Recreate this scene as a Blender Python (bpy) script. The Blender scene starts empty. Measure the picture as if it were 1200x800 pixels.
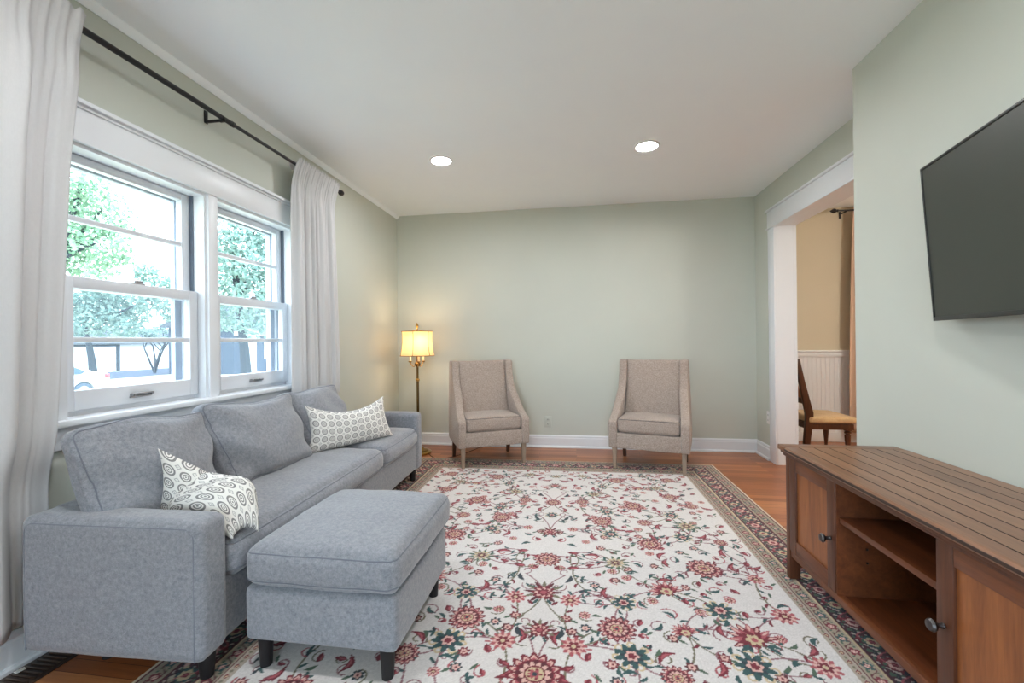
import bpy, bmesh, math, random
import numpy as np
from mathutils import Vector, Matrix

C = bpy.context.scene.collection
S = bpy.context.scene
PI = math.pi

# ------------------------------------------------------------------ camera
CAM_F, YAW, PITCH, ROLL, CAM_H = 505.32, .1459, .0002, -.0109, 1.0811
def cam_basis():
    cy, sy = math.cos(YAW), math.sin(YAW)
    fwd = Vector((-sy*math.cos(PITCH), cy*math.cos(PITCH), math.sin(PITCH)))
    r = Vector((cy, sy, 0)); u = r.cross(fwd)
    c, s = math.cos(ROLL), math.sin(ROLL)
    return c*r + s*u, -s*r + c*u, fwd
r_, u_, w_ = cam_basis()
cam = bpy.data.cameras.new('camera'); cam_o = bpy.data.objects.new('camera', cam); C.objects.link(cam_o)
cam.sensor_width = 36; cam.lens = 36*CAM_F/1200; cam.clip_start = .05; cam.clip_end = 300
cam_o.matrix_world = Matrix(((r_.x, u_.x, -w_.x, 0), (r_.y, u_.y, -w_.y, 0), (r_.z, u_.z, -w_.z, CAM_H), (0, 0, 0, 1)))
S.camera = cam_o

# ------------------------------------------------------------------ world, light, exposure
SKY = 5.0
EXPOSURE = 1.13
DOWNLIGHT = 150.0
LAMP_W = 2.0
DINING_W = 46.0
S.view_settings.view_transform = 'Standard'
S.view_settings.look = 'None'
S.view_settings.exposure = EXPOSURE
S.view_settings.gamma = 1
S.view_settings.use_curve_mapping = False
world = bpy.data.worlds.new('sky'); S.world = world; world.use_nodes = True
bg = world.node_tree.nodes['Background']
bg.inputs['Color'].default_value = (.72, .87, 1.02, 1); bg.inputs['Strength'].default_value = SKY
try:
    S.cycles.max_bounces = 10; S.cycles.diffuse_bounces = 6; S.cycles.glossy_bounces = 4
    S.cycles.transmission_bounces = 8; S.cycles.transparent_max_bounces = 16
    S.cycles.use_denoising = True; S.cycles.caustics_reflective = False; S.cycles.caustics_refractive = False
    S.cycles.sample_clamp_indirect = 6
except Exception:
    pass

def portal(name, loc, rot, sx, sy):
    l = bpy.data.lights.new(name, 'AREA'); l.shape = 'RECTANGLE'; l.size = sx; l.size_y = sy
    l.cycles.is_portal = True
    o = bpy.data.objects.new(name, l); C.objects.link(o); o.location = loc; o.rotation_euler = rot
    return o
# daylight enters through the window pair on the left and through unseen openings added behind the camera
portal('window_daylight', (-2.09, 2.015, 1.34), (0, -PI/2, 0), 1.15, 1.40)
portal('unseen_door_portal', (-.2, -2.42, 1.09), (PI/2, 0, 0), 1.7, 2.02)
portal('unseen_window_portal', (-2.09, -1.05, 1.34), (0, -PI/2, 0), 1.15, .80)

# ------------------------------------------------------------------ colour and materials
def lin(c):
    c = c/255.0
    return c/12.92 if c <= .04045 else ((c+.055)/1.055)**2.4
def rgb(r, g, b): return (lin(r), lin(g), lin(b), 1)

class NT:
    """small helper to write node trees"""
    def __init__(self, name):
        m = bpy.data.materials.new(name); m.use_nodes = True
        self.m = m; self.t = m.node_tree; self.b = self.t.nodes['Principled BSDF']; self.out = self.t.nodes['Material Output']
    def n(self, kind, **kw):
        nd = self.t.nodes.new(kind)
        for k, v in kw.items():
            if k.startswith('i_'):
                nd.inputs[k[2:].replace('_', ' ')].default_value = v
            else: setattr(nd, k, v)
        return nd
    def l(self, a, b): self.t.links.new(a, b)
    def math(self, op, a, b=None, c=None):
        nd = self.t.nodes.new('ShaderNodeMath'); nd.operation = op
        for i, v in enumerate((a, b, c)):
            if v is None: continue
            if isinstance(v, (int, float)): nd.inputs[i].default_value = v
            else: self.l(v, nd.inputs[i])
        return nd.outputs[0]
    def mix(self, f, a, b):
        nd = self.t.nodes.new('ShaderNodeMix'); nd.data_type = 'RGBA'
        for s, v in ((0, f), (6, a), (7, b)):
            if isinstance(v, (int, float)): nd.inputs[s].default_value = v
            elif isinstance(v, tuple): nd.inputs[s].default_value = v
            else: self.l(v, nd.inputs[s])
        return nd.outputs[2]
    def coords(self, scale=(1, 1, 1), kind='Object', rot=(0, 0, 0)):
        tc = self.n('ShaderNodeTexCoord'); mp = self.n('ShaderNodeMapping')
        mp.inputs['Scale'].default_value = scale; mp.inputs['Rotation'].default_value = rot
        self.l(tc.outputs[kind], mp.inputs['Vector']); return mp.outputs['Vector']
    def noise(self, vec, scale, detail=2, rough=.5, dist=0):
        nd = self.n('ShaderNodeTexNoise'); nd.inputs['Scale'].default_value = scale
        nd.inputs['Detail'].default_value = detail; nd.inputs['Roughness'].default_value = rough; nd.inputs['Distortion'].default_value = dist
        self.l(vec, nd.inputs['Vector']); return nd.outputs['Fac']
    def ramp(self, f, stops):
        nd = self.n('ShaderNodeValToRGB'); e = nd.color_ramp.elements
        e[0].position, e[0].color = stops[0]; e[1].position, e[1].color = stops[1]
        for p, c in stops[2:]:
            x = e.new(p); x.color = c
        self.l(f, nd.inputs['Fac']); return nd.outputs['Color']
    def bump(self, h, strength=.3, dist=.002):
        nd = self.n('ShaderNodeBump'); nd.inputs['Strength'].default_value = strength; nd.inputs['Distance'].default_value = dist
        self.l(h, nd.inputs['Height']); self.l(nd.outputs['Normal'], self.b.inputs['Normal'])
    def color(self, v):
        if isinstance(v, tuple): self.b.inputs['Base Color'].default_value = v
        else: self.l(v, self.b.inputs['Base Color'])
    def set(self, rough=None, metal=None, spec=None, **kw):
        if rough is not None: self.b.inputs['Roughness'].default_value = rough
        if metal is not None: self.b.inputs['Metallic'].default_value = metal
        if spec is not None: self.b.inputs['Specular IOR Level'].default_value = spec
        for k, v in kw.items(): self.b.inputs[k.replace('_', ' ')].default_value = v
        return self

def paint(name, c, rough=.6, var=.03, bump=.06):
    t = NT(name); v = t.coords()
    f = t.noise(v, 3.0, 3)
    a = tuple(x*(1-var) for x in c[:3])+(1,); b = tuple(min(1, x*(1+var)) for x in c[:3])+(1,)
    t.color(t.mix(f, a, b)); t.set(rough=rough, spec=.35)
    t.bump(t.noise(v, 220, 2), bump, .001)
    return t.m

def fabric(name, c, c2=None, weave=900, mott=9, rough=.95, bump=.5, spec=.1, sheen=.25, streak=None):
    t = NT(name); v = t.coords()
    c2 = c2 or tuple(x*.72 for x in c[:3])+(1,)
    f1 = t.noise(v, mott, 5, .65); f2 = t.noise(t.coords(streak) if streak else v, weave*.4, 2, .7)
    f = t.math('ADD', t.math('MULTIPLY', f1, .6), t.math('MULTIPLY', f2, .4))
    t.color(t.ramp(f, [(.3, c2), (.7, c)])); t.set(rough=rough, spec=spec)
    t.b.inputs['Sheen Weight'].default_value = sheen
    t.bump(f2, bump, .0015)
    return t.m

def wood(name, dark, light, axis='y', scale=1.0, rough=.4, fine=60, groove=None, coat=0.0):
    t = NT(name)
    sc = {'x': (1.2, 14, 14), 'y': (14, 1.2, 14), 'z': (14, 14, 1.2)}[axis]
    v = t.coords(tuple(k*scale for k in sc))
    f1 = t.noise(v, 1.6, 4, .6, .6); f2 = t.noise(v, fine*.12, 3, .7)
    f = t.math('ADD', t.math('MULTIPLY', f1, .65), t.math('MULTIPLY', f2, .35))
    mid = tuple((a+b)/2 for a, b in zip(dark, light))
    t.color(t.ramp(f, [(.28, dark), (.72, light), (.5, mid)])); t.set(rough=rough, spec=.4)
    t.b.inputs['Coat Weight'].default_value = coat; t.b.inputs['Coat Roughness'].default_value = .25
    t.bump(f2, .12, .001)
    return t.m

def metal(name, c, rough=.3):
    t = NT(name); t.color(c); t.set(rough=rough, metal=1.0); t.bump(t.noise(t.coords(), 60, 2), .03, .001); return t.m
def plain(name, c, rough=.5, spec=.4):
    t = NT(name); f = t.noise(t.coords(), 12, 2)
    t.color(t.mix(f, tuple(x*.93 for x in c[:3])+(1,), c)); t.set(rough=rough, spec=spec); return t.m
def emit(name, c, k):
    t = NT(name); e = t.n('ShaderNodeEmission'); e.inputs['Color'].default_value = c; e.inputs['Strength'].default_value = k
    t.l(e.outputs[0], t.out.inputs['Surface']); return t.m

M = {}
M['wall'] = paint('sage_wall_paint', rgb(197, 201, 191), .55)
M['ceiling'] = paint('ceiling_paint', rgb(244, 249, 255), .7)
M['trim'] = paint('white_trim_paint', rgb(226, 229, 233), .35, .015, .02)
M['cream_wall'] = paint('tan_wall_paint', rgb(204, 194, 172), .6)
M['sash'] = paint('sash_paint', rgb(214, 217, 222), .4, .015, .02)
M['storm'] = plain('storm_frame', rgb(170, 178, 190), .5)
M['track'] = plain('jamb_track', rgb(105, 115, 128), .5)
M['black_metal'] = plain('black_iron', rgb(26, 27, 29), .4)
M['chrome'] = metal('satin_nickel', rgb(175, 175, 178), .3)
M['brass'] = metal('antique_brass', rgb(178, 142, 82), .3)
M['dark_brass'] = metal('dark_brass', rgb(112, 88, 52), .38)
M['sofa'] = fabric('grey_blue_velvet', rgb(158, 159, 165), rgb(104, 109, 117), 700, 75, sheen=.45)
M['sofa_side'] = M['sofa']
M['piping'] = fabric('grey_piping', rgb(122, 126, 136), rgb(104, 108, 118))
M['tweed'] = fabric('beige_tweed', rgb(196, 180, 168), rgb(118, 104, 96), 700, 120, bump=.6)
M['tweed_dark'] = fabric('tweed_piping', rgb(120, 110, 106), rgb(100, 92, 90))
M['curtain_far'] = None
M['black_leg'] = plain('black_leg', rgb(30, 29, 31), .4)
M['chair_leg'] = wood('grey_brown_leg', rgb(128, 108, 92), rgb(165, 146, 128), 'z', 1, .5)
M['chair_leg_dark'] = wood('dark_rear_leg', rgb(60, 40, 30), rgb(88, 60, 44), 'z', 1, .5)
M['stand_frame'] = wood('stand_frame_wood', rgb(62, 33, 20), rgb(102, 58, 34), 'z', 1.2, .45, coat=.05)
M['stand_rail'] = wood('stand_rail_wood', rgb(76, 40, 23), rgb(126, 72, 40), 'y', 1.2, .45, coat=.05)
M['stand_panel'] = wood('stand_panel_wood', rgb(104, 56, 27), rgb(160, 96, 50), 'z', 1.0, .42, coat=.08)
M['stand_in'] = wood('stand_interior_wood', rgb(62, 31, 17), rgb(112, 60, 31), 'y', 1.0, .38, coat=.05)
M['stand_top'] = wood('stand_top_wood', rgb(88, 55, 37), rgb(146, 102, 74), 'y', 1.0, .36, coat=.2)
def plank_top():
    m = wood('plank_top_wood', rgb(88, 55, 37), rgb(150, 106, 78), 'y', 1.0, .36, coat=.2); nt = m.node_tree
    t = NT.__new__(NT); t.m = m; t.t = nt; t.b = nt.nodes['Principled BSDF']
    tc = t.n('ShaderNodeTexCoord'); sp = t.n('ShaderNodeSeparateXYZ'); t.l(tc.outputs['Object'], sp.inputs[0])
    q = t.math('DIVIDE', t.math('SUBTRACT', sp.outputs['X'], .036), .062)
    f = t.math('LESS_THAN', t.math('ABSOLUTE', t.math('SUBTRACT', t.math('FRACT', t.math('ADD', q, .5)), .5)), .042)
    wn = t.n('ShaderNodeTexWhiteNoise'); wn.noise_dimensions = '1D'; t.l(t.math('FLOOR', q), wn.inputs['W'])
    src = t.b.inputs['Base Color'].links[0].from_socket
    tone = t.mix(t.math('MULTIPLY', wn.outputs['Value'], .35), src, rgb(166, 126, 96))
    t.color(t.mix(f, tone, rgb(48, 28, 18)))
    return m
M['plank_top'] = plank_top()
M['dining_wood'] = wood('dark_walnut', rgb(52, 28, 18), rgb(92, 54, 34), 'z', 1.2, .3)
M['seat_fabric'] = fabric('tan_seat_fabric', rgb(210, 178, 132), rgb(180, 146, 104), 300, 20)
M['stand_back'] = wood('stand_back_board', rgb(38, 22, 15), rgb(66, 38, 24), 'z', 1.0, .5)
M['pewter'] = metal('dark_pewter', rgb(92, 90, 90), .35)
M['tv_frame'] = plain('tv_bezel', rgb(34, 36, 36), .35)
M['white_plastic'] = plain('white_plastic', rgb(228, 226, 224), .35)
M['vent'] = plain('bronze_vent', rgb(62, 48, 41), .45)
M['vent_slat'] = metal('vent_slat_bronze', rgb(120, 102, 90), .4)
M['cord'] = plain('brown_cord', rgb(84, 56, 42), .5)
M['paper'] = plain('paper', rgb(225, 222, 216), .8)
M['candle'] = plain('candle_sleeve', rgb(238, 226, 196), .5)

def glass_mat():
    t = NT('window_glass')
    tr = t.n('ShaderNodeBsdfTransparent'); tr.inputs['Color'].default_value = (.97, .985, .985, 1)
    gl = t.n('ShaderNodeBsdfGlossy'); gl.inputs['Roughness'].default_value = .02
    mx = t.n('ShaderNodeMixShader'); mx.inputs['Fac'].default_value = .05
    t.l(tr.outputs[0], mx.inputs[1]); t.l(gl.outputs[0], mx.inputs[2]); t.l(mx.outputs[0], t.out.inputs['Surface'])
    return t.m
M['glass'] = glass_mat()
def screen_mat():
    t = NT('insect_screen')
    tr = t.n('ShaderNodeBsdfTransparent'); df = t.n('ShaderNodeBsdfTranslucent'); df.inputs['Color'].default_value = (.16, .19, .22, 1)
    mx = t.n('ShaderNodeMixShader'); mx.inputs['Fac'].default_value = .12
    t.l(tr.outputs[0], mx.inputs[1]); t.l(df.outputs[0], mx.inputs[2]); t.l(mx.outputs[0], t.out.inputs['Surface'])
    return t.m
M['screen'] = screen_mat()
def cloth_mat(name, c, k, weave=500):
    t = NT(name); v = t.coords((1, 1, .25)); f = t.noise(v, weave*.5, 2, .7); g = t.noise(t.coords((1, 1, 1)), 90, 3, .6)
    col = t.mix(t.math('ADD', t.math('MULTIPLY', f, .6), t.math('MULTIPLY', g, .4)), tuple(x*.88 for x in c[:3])+(1,), c)
    t.color(col); t.set(rough=.95, spec=.05); t.bump(f, .3, .001)
    tl = t.n('ShaderNodeBsdfTranslucent'); t.l(col, tl.inputs['Color'])
    mx = t.n('ShaderNodeMixShader'); mx.inputs['Fac'].default_value = k
    t.l(t.b.outputs[0], mx.inputs[1]); t.l(tl.outputs[0], mx.inputs[2]); t.l(mx.outputs[0], t.out.inputs['Surface'])
    return t.m
M['linen'] = cloth_mat('cream_linen', rgb(222, 222, 223), .20)
M['tan_linen'] = cloth_mat('tan_linen', rgb(220, 190, 166), .2)
M['shade'] = cloth_mat('lamp_shade_silk', rgb(234, 203, 156), .38)
M['shade_trim'] = fabric('shade_braid', rgb(150, 112, 66), rgb(120, 86, 50))

def floor_mat():
    t = NT('oak_strip_floor'); v = t.coords((1, 1, 1))
    br = t.n('ShaderNodeTexBrick'); br.offset = .37; br.inputs['Scale'].default_value = 1.0
    br.inputs['Brick Width'].default_value = .95; br.inputs['Row Height'].default_value = .0572
    br.inputs['Mortar Size'].default_value = .0011; br.inputs['Mortar Smooth'].default_value = .2; br.inputs['Bias'].default_value = 0
    br.inputs['Color1'].default_value = (0, 0, 0, 1); br.inputs['Color2'].default_value = (1, 1, 1, 1); br.inputs['Mortar'].default_value = (.5, .5, .5, 1)
    t.l(v, br.inputs['Vector'])
    g = t.noise(t.coords((1.5, 26, 1)), 2.4, 5, .65, .4); g2 = t.noise(t.coords((4, 90, 1)), 3, 3, .7)
    f = t.math('ADD', t.math('MULTIPLY', br.outputs['Color'], .42), t.math('ADD', t.math('MULTIPLY', g, .42), t.math('MULTIPLY', g2, .22)))
    col = t.ramp(f, [(.2, rgb(112, 62, 34)), (.85, rgb(196, 132, 84)), (.5, rgb(158, 94, 54))])
    col = t.mix(br.outputs['Fac'], col, rgb(62, 32, 18))
    t.color(col); t.set(rough=.3, spec=.45); t.bump(t.math('SUBTRACT', g2, br.outputs['Fac']), .08, .001)
    return t.m
M['floor'] = floor_mat()

def pillow_mat(name, cell):
    """cream cloth printed with rows of grey rings and small diamonds; follows the cover's own UV"""
    t = NT(name); tc = t.n('ShaderNodeTexCoord'); sep = t.n('ShaderNodeSeparateXYZ'); t.l(tc.outputs['UV'], sep.inputs[0])
    u = t.math('DIVIDE', sep.outputs['X'], cell); v = t.math('DIVIDE', sep.outputs['Y'], cell)
    def cellf(u, v):
        du = t.math('SUBTRACT', t.math('FRACT', u), .5); dv = t.math('SUBTRACT', t.math('FRACT', v), .5)
        r = t.math('SQRT', t.math('ADD', t.math('MULTIPLY', du, du), t.math('MULTIPLY', dv, dv)))
        dia = t.math('ADD', t.math('ABSOLUTE', du), t.math('ABSOLUTE', dv))
        return r, dia
    def ring(r, a, w):
        return t.math('LESS_THAN', t.math('ABSOLUTE', t.math('SUBTRACT', r, a)), w)
    r1, d1 = cellf(u, v)
    r2, d2 = cellf(t.math('ADD', u, .5), t.math('ADD', v, .5))
    m = t.math('MAXIMUM', ring(r1, .33, .055), ring(r1, .17, .035))
    m = t.math('MAXIMUM', m, t.math('LESS_THAN', r1, .06))
    m2 = t.math('MAXIMUM', ring(d2, .155, .035), t.math('LESS_THAN', d2, .04))
    dark = t.mix(t.noise(tc.outputs['UV'], 14, 3), rgb(90, 94, 104), rgb(142, 138, 130))
    col = t.mix(t.math('MULTIPLY', m, .9), rgb(228, 226, 221), dark)
    col = t.mix(t.math('MULTIPLY', m2, .75), col, rgb(140, 140, 142))
    t.color(col); t.set(rough=.9, spec=.1); t.bump(t.noise(tc.outputs['UV'], 400, 2), .3, .001)
    return t.m
M['print_large'] = pillow_mat('ring_print_large', .062)
M['print_small'] = pillow_mat('ring_print_small', .050)

# ------------------------------------------------------------------ mesh helpers
def tag(o, label=None, cat=None, group=None, kind=None):
    if label: o['label'] = label
    if cat: o['category'] = cat
    if group: o['group'] = group
    if kind: o['kind'] = kind
    return o
def thing(name, label, cat, loc=(0, 0, 0), rz=0, group=None):
    o = bpy.data.objects.new(name, None); C.objects.link(o); o.empty_display_size = .1
    o.location = loc; o.rotation_euler = (0, 0, rz)
    return tag(o, label, cat, group)
def link(name, me, m, parent=None, loc=None, smooth=True, angle=40):
    if m is not None: me.materials.append(m)
    if smooth:
        me.polygons.foreach_set('use_smooth', [True]*len(me.polygons))
        me.set_sharp_from_angle(angle=math.radians(angle))
    o = bpy.data.objects.new(name, me); C.objects.link(o)
    if parent is not None: o.parent = parent
    if loc is not None: o.location = loc
    return o
def obj(name, bm, m, parent=None, loc=None, smooth=True, angle=40):
    bmesh.ops.recalc_face_normals(bm, faces=bm.faces)
    me = bpy.data.meshes.new(name); bm.to_mesh(me); bm.free()
    return link(name, me, m, parent, loc, smooth, angle)
def struct(name, bm, m, parent=None, **k):
    o = obj(name, bm, m, parent, **k)
    if parent is None: o['kind'] = 'structure'
    return o
def B(*boxes, bev=0, seg=2):
    """a bmesh of boxes (x0,x1,y0,y1,z0,z1), edges bevelled by bev"""
    bm = bmesh.new()
    for b in boxes:
        x0, x1, y0, y1, z0, z1 = b[:6]; bv = b[6] if len(b) > 6 else bev
        t = bmesh.new()
        bmesh.ops.create_cube(t, size=1)
        for v in t.verts:
            v.co = Vector(((x0+x1)/2+v.co.x*(x1-x0), (y0+y1)/2+v.co.y*(y1-y0), (z0+z1)/2+v.co.z*(z1-z0)))
        if bv: bmesh.ops.bevel(t, geom=t.edges, offset=bv, segments=seg, profile=.5, affect='EDGES')
        me = bpy.data.meshes.new('tmp'); t.to_mesh(me); t.free(); bm.from_mesh(me); bpy.data.meshes.remove(me)
    return bm
def lathe(profile, n=24, bm=None, center=(0, 0), cap=True):
    bm = bm or bmesh.new(); rings = []
    for r, z in profile:
        rings.append([bm.verts.new((center[0]+r*math.cos(2*PI*i/n), center[1]+r*math.sin(2*PI*i/n), z)) for i in range(n)])
    for a, b in zip(rings, rings[1:]):
        for i in range(n): bm.faces.new((a[i], a[(i+1) % n], b[(i+1) % n], b[i]))
    if cap:
        bm.faces.new(rings[0]); bm.faces.new(rings[-1])
    return bm
def tube(pts, r, n=10, bm=None, closed=False, cap=True):
    bm = bm or bmesh.new(); pts = [Vector(p) for p in pts]; N = len(pts)
    rr = r if isinstance(r, (list, tuple)) else [r]*N
    rings = []; up = None
    for i, p in enumerate(pts):
        a = pts[(i-1) % N] if (closed or i > 0) else p
        b = pts[(i+1) % N] if (closed or i < N-1) else p
        d = (b-a).normalized()
        if up is None:
            up = Vector((0, 0, 1)) if abs(d.z) < .9 else Vector((1, 0, 0))
        x = d.cross(up).normalized(); y = x.cross(d).normalized(); up = y
        rings.append([bm.verts.new(p+rr[i]*(math.cos(2*PI*k/n)*x+math.sin(2*PI*k/n)*y)) for k in range(n)])
    for i in range(N if closed else N-1):
        a, b = rings[i], rings[(i+1) % N]
        for k in range(n): bm.faces.new((a[k], a[(k+1) % n], b[(k+1) % n], b[k]))
    if cap and not closed:
        bm.faces.new(rings[0]); bm.faces.new(rings[-1])
    return bm
def prism(poly, axis, a, b, bev=0, seg=2):
    """extrude a 2-D polygon along an axis; the polygon is in the two other axes in x,y,z order"""
    bm = bmesh.new()
    def P(p, t):
        return {'x': (t, p[0], p[1]), 'y': (p[0], t, p[1]), 'z': (p[0], p[1], t)}[axis]
    A = [bm.verts.new(P(p, a)) for p in poly]; Bv = [bm.verts.new(P(p, b)) for p in poly]
    bm.faces.new(A); bm.faces.new(Bv[::-1]); n = len(poly)
    for i in range(n): bm.faces.new((A[i], A[(i+1) % n], Bv[(i+1) % n], Bv[i]))
    bmesh.ops.recalc_face_normals(bm, faces=bm.faces)
    if bev: bmesh.ops.bevel(bm, geom=bm.edges, offset=bev, segments=seg, profile=.5, affect='EDGES')
    return bm
rnd = random.Random(7)
def wob(p, s, seed):
    return (math.sin(p[0]*s+seed)+math.sin(p[1]*s*1.3+seed*2.1)+math.sin(p[2]*s*.9+seed*.7)+math.sin((p[0]+p[2])*s*1.9+seed*1.7)*.6)/3.6
def cushion(sx, sy, sz, r=.03, crown=(0, 0, 0), n=22, wrinkle=.003, seed=1.0, pinch=0.0):
    """a stuffed block: rounded box with domed faces; crown = how far the +-x, +-y, +-z faces puff out"""
    bm = bmesh.new(); bmesh.ops.create_cube(bm, size=2)
    bmesh.ops.subdivide_edges(bm, edges=bm.edges[:], cuts=n, use_grid_fill=True)
    h = Vector((sx/2, sy/2, sz/2))
    for v in bm.verts:
        q = v.co.copy()
        # concentrate samples towards the rim
        q = Vector([math.copysign(1-(1-abs(k))**1.35, k) for k in q])
        p = Vector((q.x*h.x, q.y*h.y, q.z*h.z))
        c = Vector([max(-(h[i]-r), min(h[i]-r, p[i])) for i in range(3)])
        d = p-c
        if d.length > 1e-9: p = c+d.normalized()*r
        wx, wy, wz = 1-q.x**2, 1-q.y**2, 1-q.z**2
        p.x += q.x*crown[0]*wy*wz; p.y += q.y*crown[1]*wx*wz; p.z += q.z*crown[2]*(wx*wy)**.7
        if pinch:
            e = max(0, abs(q.x)*abs(q.y))
            p.x *= 1+pinch*(e-.5)*.2; p.y *= 1+pinch*(e-.5)*.2
        nrm = Vector((q.x**5, q.y**5, q.z**5))
        if nrm.length > 0: p += nrm.normalized()*wrinkle*wob(p, 26, seed)
        v.co = p
    return bm
from mathutils.bvhtree import BVHTree
def wrap(bm, pts, lift=.0):
    """lay a seam onto the surface: each point moves to the nearest spot of the mesh"""
    tr = BVHTree.FromBMesh(bm); out = []
    for p in pts:
        q, nn, i, d = tr.find_nearest(Vector(p))
        out.append(q)
    return out
def dense(pts, k=4, closed=True):
    pts = [Vector(p) for p in pts]; out = []
    m = len(pts) if closed else len(pts)-1
    for i in range(m):
        a, b = pts[i], pts[(i+1) % len(pts)]; n_ = max(1, int((b-a).length/.02))
        out += [a.lerp(b, j/n_) for j in range(n_)]
    if not closed: out.append(pts[-1])
    return out
def rect_loop(sx, sy, z, r, n=6):
    pts = []
    for cx, cy, a0 in ((sx/2-r, sy/2-r, 0), (-sx/2+r, sy/2-r, PI/2), (-sx/2+r, -sy/2+r, PI), (sx/2-r, -sy/2+r, 1.5*PI)):
        for k in range(n+1):
            a = a0+PI/2*k/n; pts.append((cx+r*math.cos(a), cy+r*math.sin(a), z))
    return pts
def xform(bm, mtx):
    bmesh.ops.transform(bm, matrix=mtx, verts=bm.verts); return bm
def T(x, y, z): return Matrix.Translation((x, y, z))
def R(a, ax): return Matrix.Rotation(a, 4, ax)

# ------------------------------------------------------------------ room shell
XL, XR, YB, XN, YN, H = -1.888, 1.709, 4.412, 1.40, 2.41, 2.44
YF = -2.30
DX1, DYB = 4.6, 4.95           # dining room
struct('floor', B((XL-.2, DX1+.1, YF-.15, DYB+.12, -.12, 0)), M['floor'], smooth=False)
struct('ceiling', B((XL-.2, DX1+.1, YF-.15, DYB+.12, H, H+.12)), M['ceiling'], smooth=False)
# window opening in wall_left
WY0, WY1, WZ0, WZ1 = 1.345, 2.685, .80, 1.865
RY0, RY1 = -1.45, -.65      # unseen window opening behind the camera, added for more daylight
struct('wall_left', B((XL-.2, XL, YF, RY0, 0, H), (XL-.2, XL, RY1, WY0, 0, H), (XL-.2, XL, WY1, YB+.12, 0, H), (XL-.2, XL, WY0, WY1, 0, WZ0), (XL-.2, XL, WY0, WY1, WZ1, H), (XL-.2, XL, RY0, RY1, 0, WZ0), (XL-.2, XL, RY0, RY1, WZ1, H)), M['wall'], smooth=False)
struct('wall_back', B((XL, XR+.14, YB, YB+.12, 0, H)), M['wall'], smooth=False)
DH, DJ = 2.045, 3.985          # opening: head height, far jamb
struct('wall_right', B((XR, XR+.14, DJ+.02, YB, 0, H), (XR, XR+.14, YN-.3, DJ+.02, DH+.02, H)), M['wall'], smooth=False)
struct('wall_right_projection', B((XN, XR+.14, YF, YN, 0, H, .004)), M['wall'], smooth=False)
FY0, FY1, FZ1 = -1.05, .65, 2.10        # unseen glazed doors behind the camera, added to fill the room with daylight
struct('wall_front', B((XL-.2, FY0, YF-.15, YF, 0, H), (FY1, XR+.14, YF-.15, YF, 0, H), (FY0, FY1, YF-.15, YF, FZ1, H)), M['wall'], smooth=False)
dr = struct('unseen_doors', B((FY0, FY0+.06, YF-.1, YF-.03, 0, FZ1), (FY1-.06, FY1, YF-.1, YF-.03, 0, FZ1), (FY0+.06, FY1-.06, YF-.1, YF-.03, FZ1-.07, FZ1), (FY0+.06, FY1-.06, YF-.1, YF-.03, 0, .08), (-.24, -.16, YF-.1, YF-.03, .08, FZ1-.07)), M['trim'], smooth=False)
struct('glass', B((FY0+.06, FY1-.06, YF-.07, YF-.064, .08, FZ1-.07)), M['glass'], dr, smooth=False)

# dining room walls
struct('wall_dining_back', B((XR+.14, DX1+.1, DYB, DYB+.12, 0, H), (XR+.14, XR+.2, YB+.12, DYB, 0, H)), M['cream_wall'], smooth=False)
struct('wall_dining_right', B((DX1, DX1+.1, .5, DYB, 0, H)), M['cream_wall'], smooth=False)
struct('wall_dining_front', B((XR+.14, DX1, .5, .6, 0, H)), M['cream_wall'], smooth=False)

def baseboard(name, x0, y0, x1, y1, nx, ny, h=.125, d=.016):
    """moulded board along a wall line, n = room-side normal"""
    L = math.hypot(x1-x0, y1-y0)
    prof = [(0, 0), (d+.012, 0), (d+.012, .012), (d+.006, .019), (d, .02), (d, h-.03), (d-.004, h-.022), (d-.003, h-.012), (d-.009, h), (0, h)]
    bm = prism(prof, 'y', 0, L)          # profile x = out of wall, extruded along y
    ang = math.atan2(y1-y0, x1-x0)
    ex = Vector((nx, ny, 0)); ey = Vector(((x1-x0)/L, (y1-y0)/L, 0))
    m = Matrix(((ex.x, ey.x, 0, x0), (ex.y, ey.y, 0, y0), (0, 0, 1, 0), (0, 0, 0, 1)))
    return struct(name, xform(bm, m), M['trim'], angle=25)
baseboard('baseboard_left', XL, YF, XL, YB-.001, 1, 0)
baseboard('baseboard_back', XL+.03, YB, XR-.001, YB, 0, -1)
baseboard('baseboard_right', XR, 4.11, XR, YB-.03, -1, 0)
baseboard('baseboard_projection', XN, YF, XN, YN, -1, 0)
# soft cove strip where ceiling meets the window wall
struct('trim_1', prism([(XL, H), (XL, H-.03), (XL+.007, H-.032), (XL+.03, H-.008), (XL+.03, H)], 'y', YF, YB), M['ceiling'], angle=60)

# cased opening to the dining room
ca = struct('trim_2', B((XR, XR+.14, DJ, DJ+.02, 0, DH+.02), (XR, XR+.14, YN, DJ, DH, DH+.02)), M['trim'], smooth=False)     # jamb lining
struct('casing', B((XR-.02, XR, DJ-.002, DJ+.115, 0, DH, .003)), M['trim'], ca)
struct('head_casing', B((XR-.022, XR, YN, DJ+.12, DH+.004, DH+.15, .002), (XR-.034, XR, YN, DJ+.14, DH+.15, DH+.168, .003), (XR-.03, XR, YN, DJ+.128, DH-.004, DH+.008, .003)), M['trim'], ca)
struct('casing', B((XR+.14, XR+.16, DJ-.002, DJ+.1, 0, DH), (XR+.14, XR+.16, YN, DJ+.1, DH, DH+.12)), M['trim'], ca)

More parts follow.
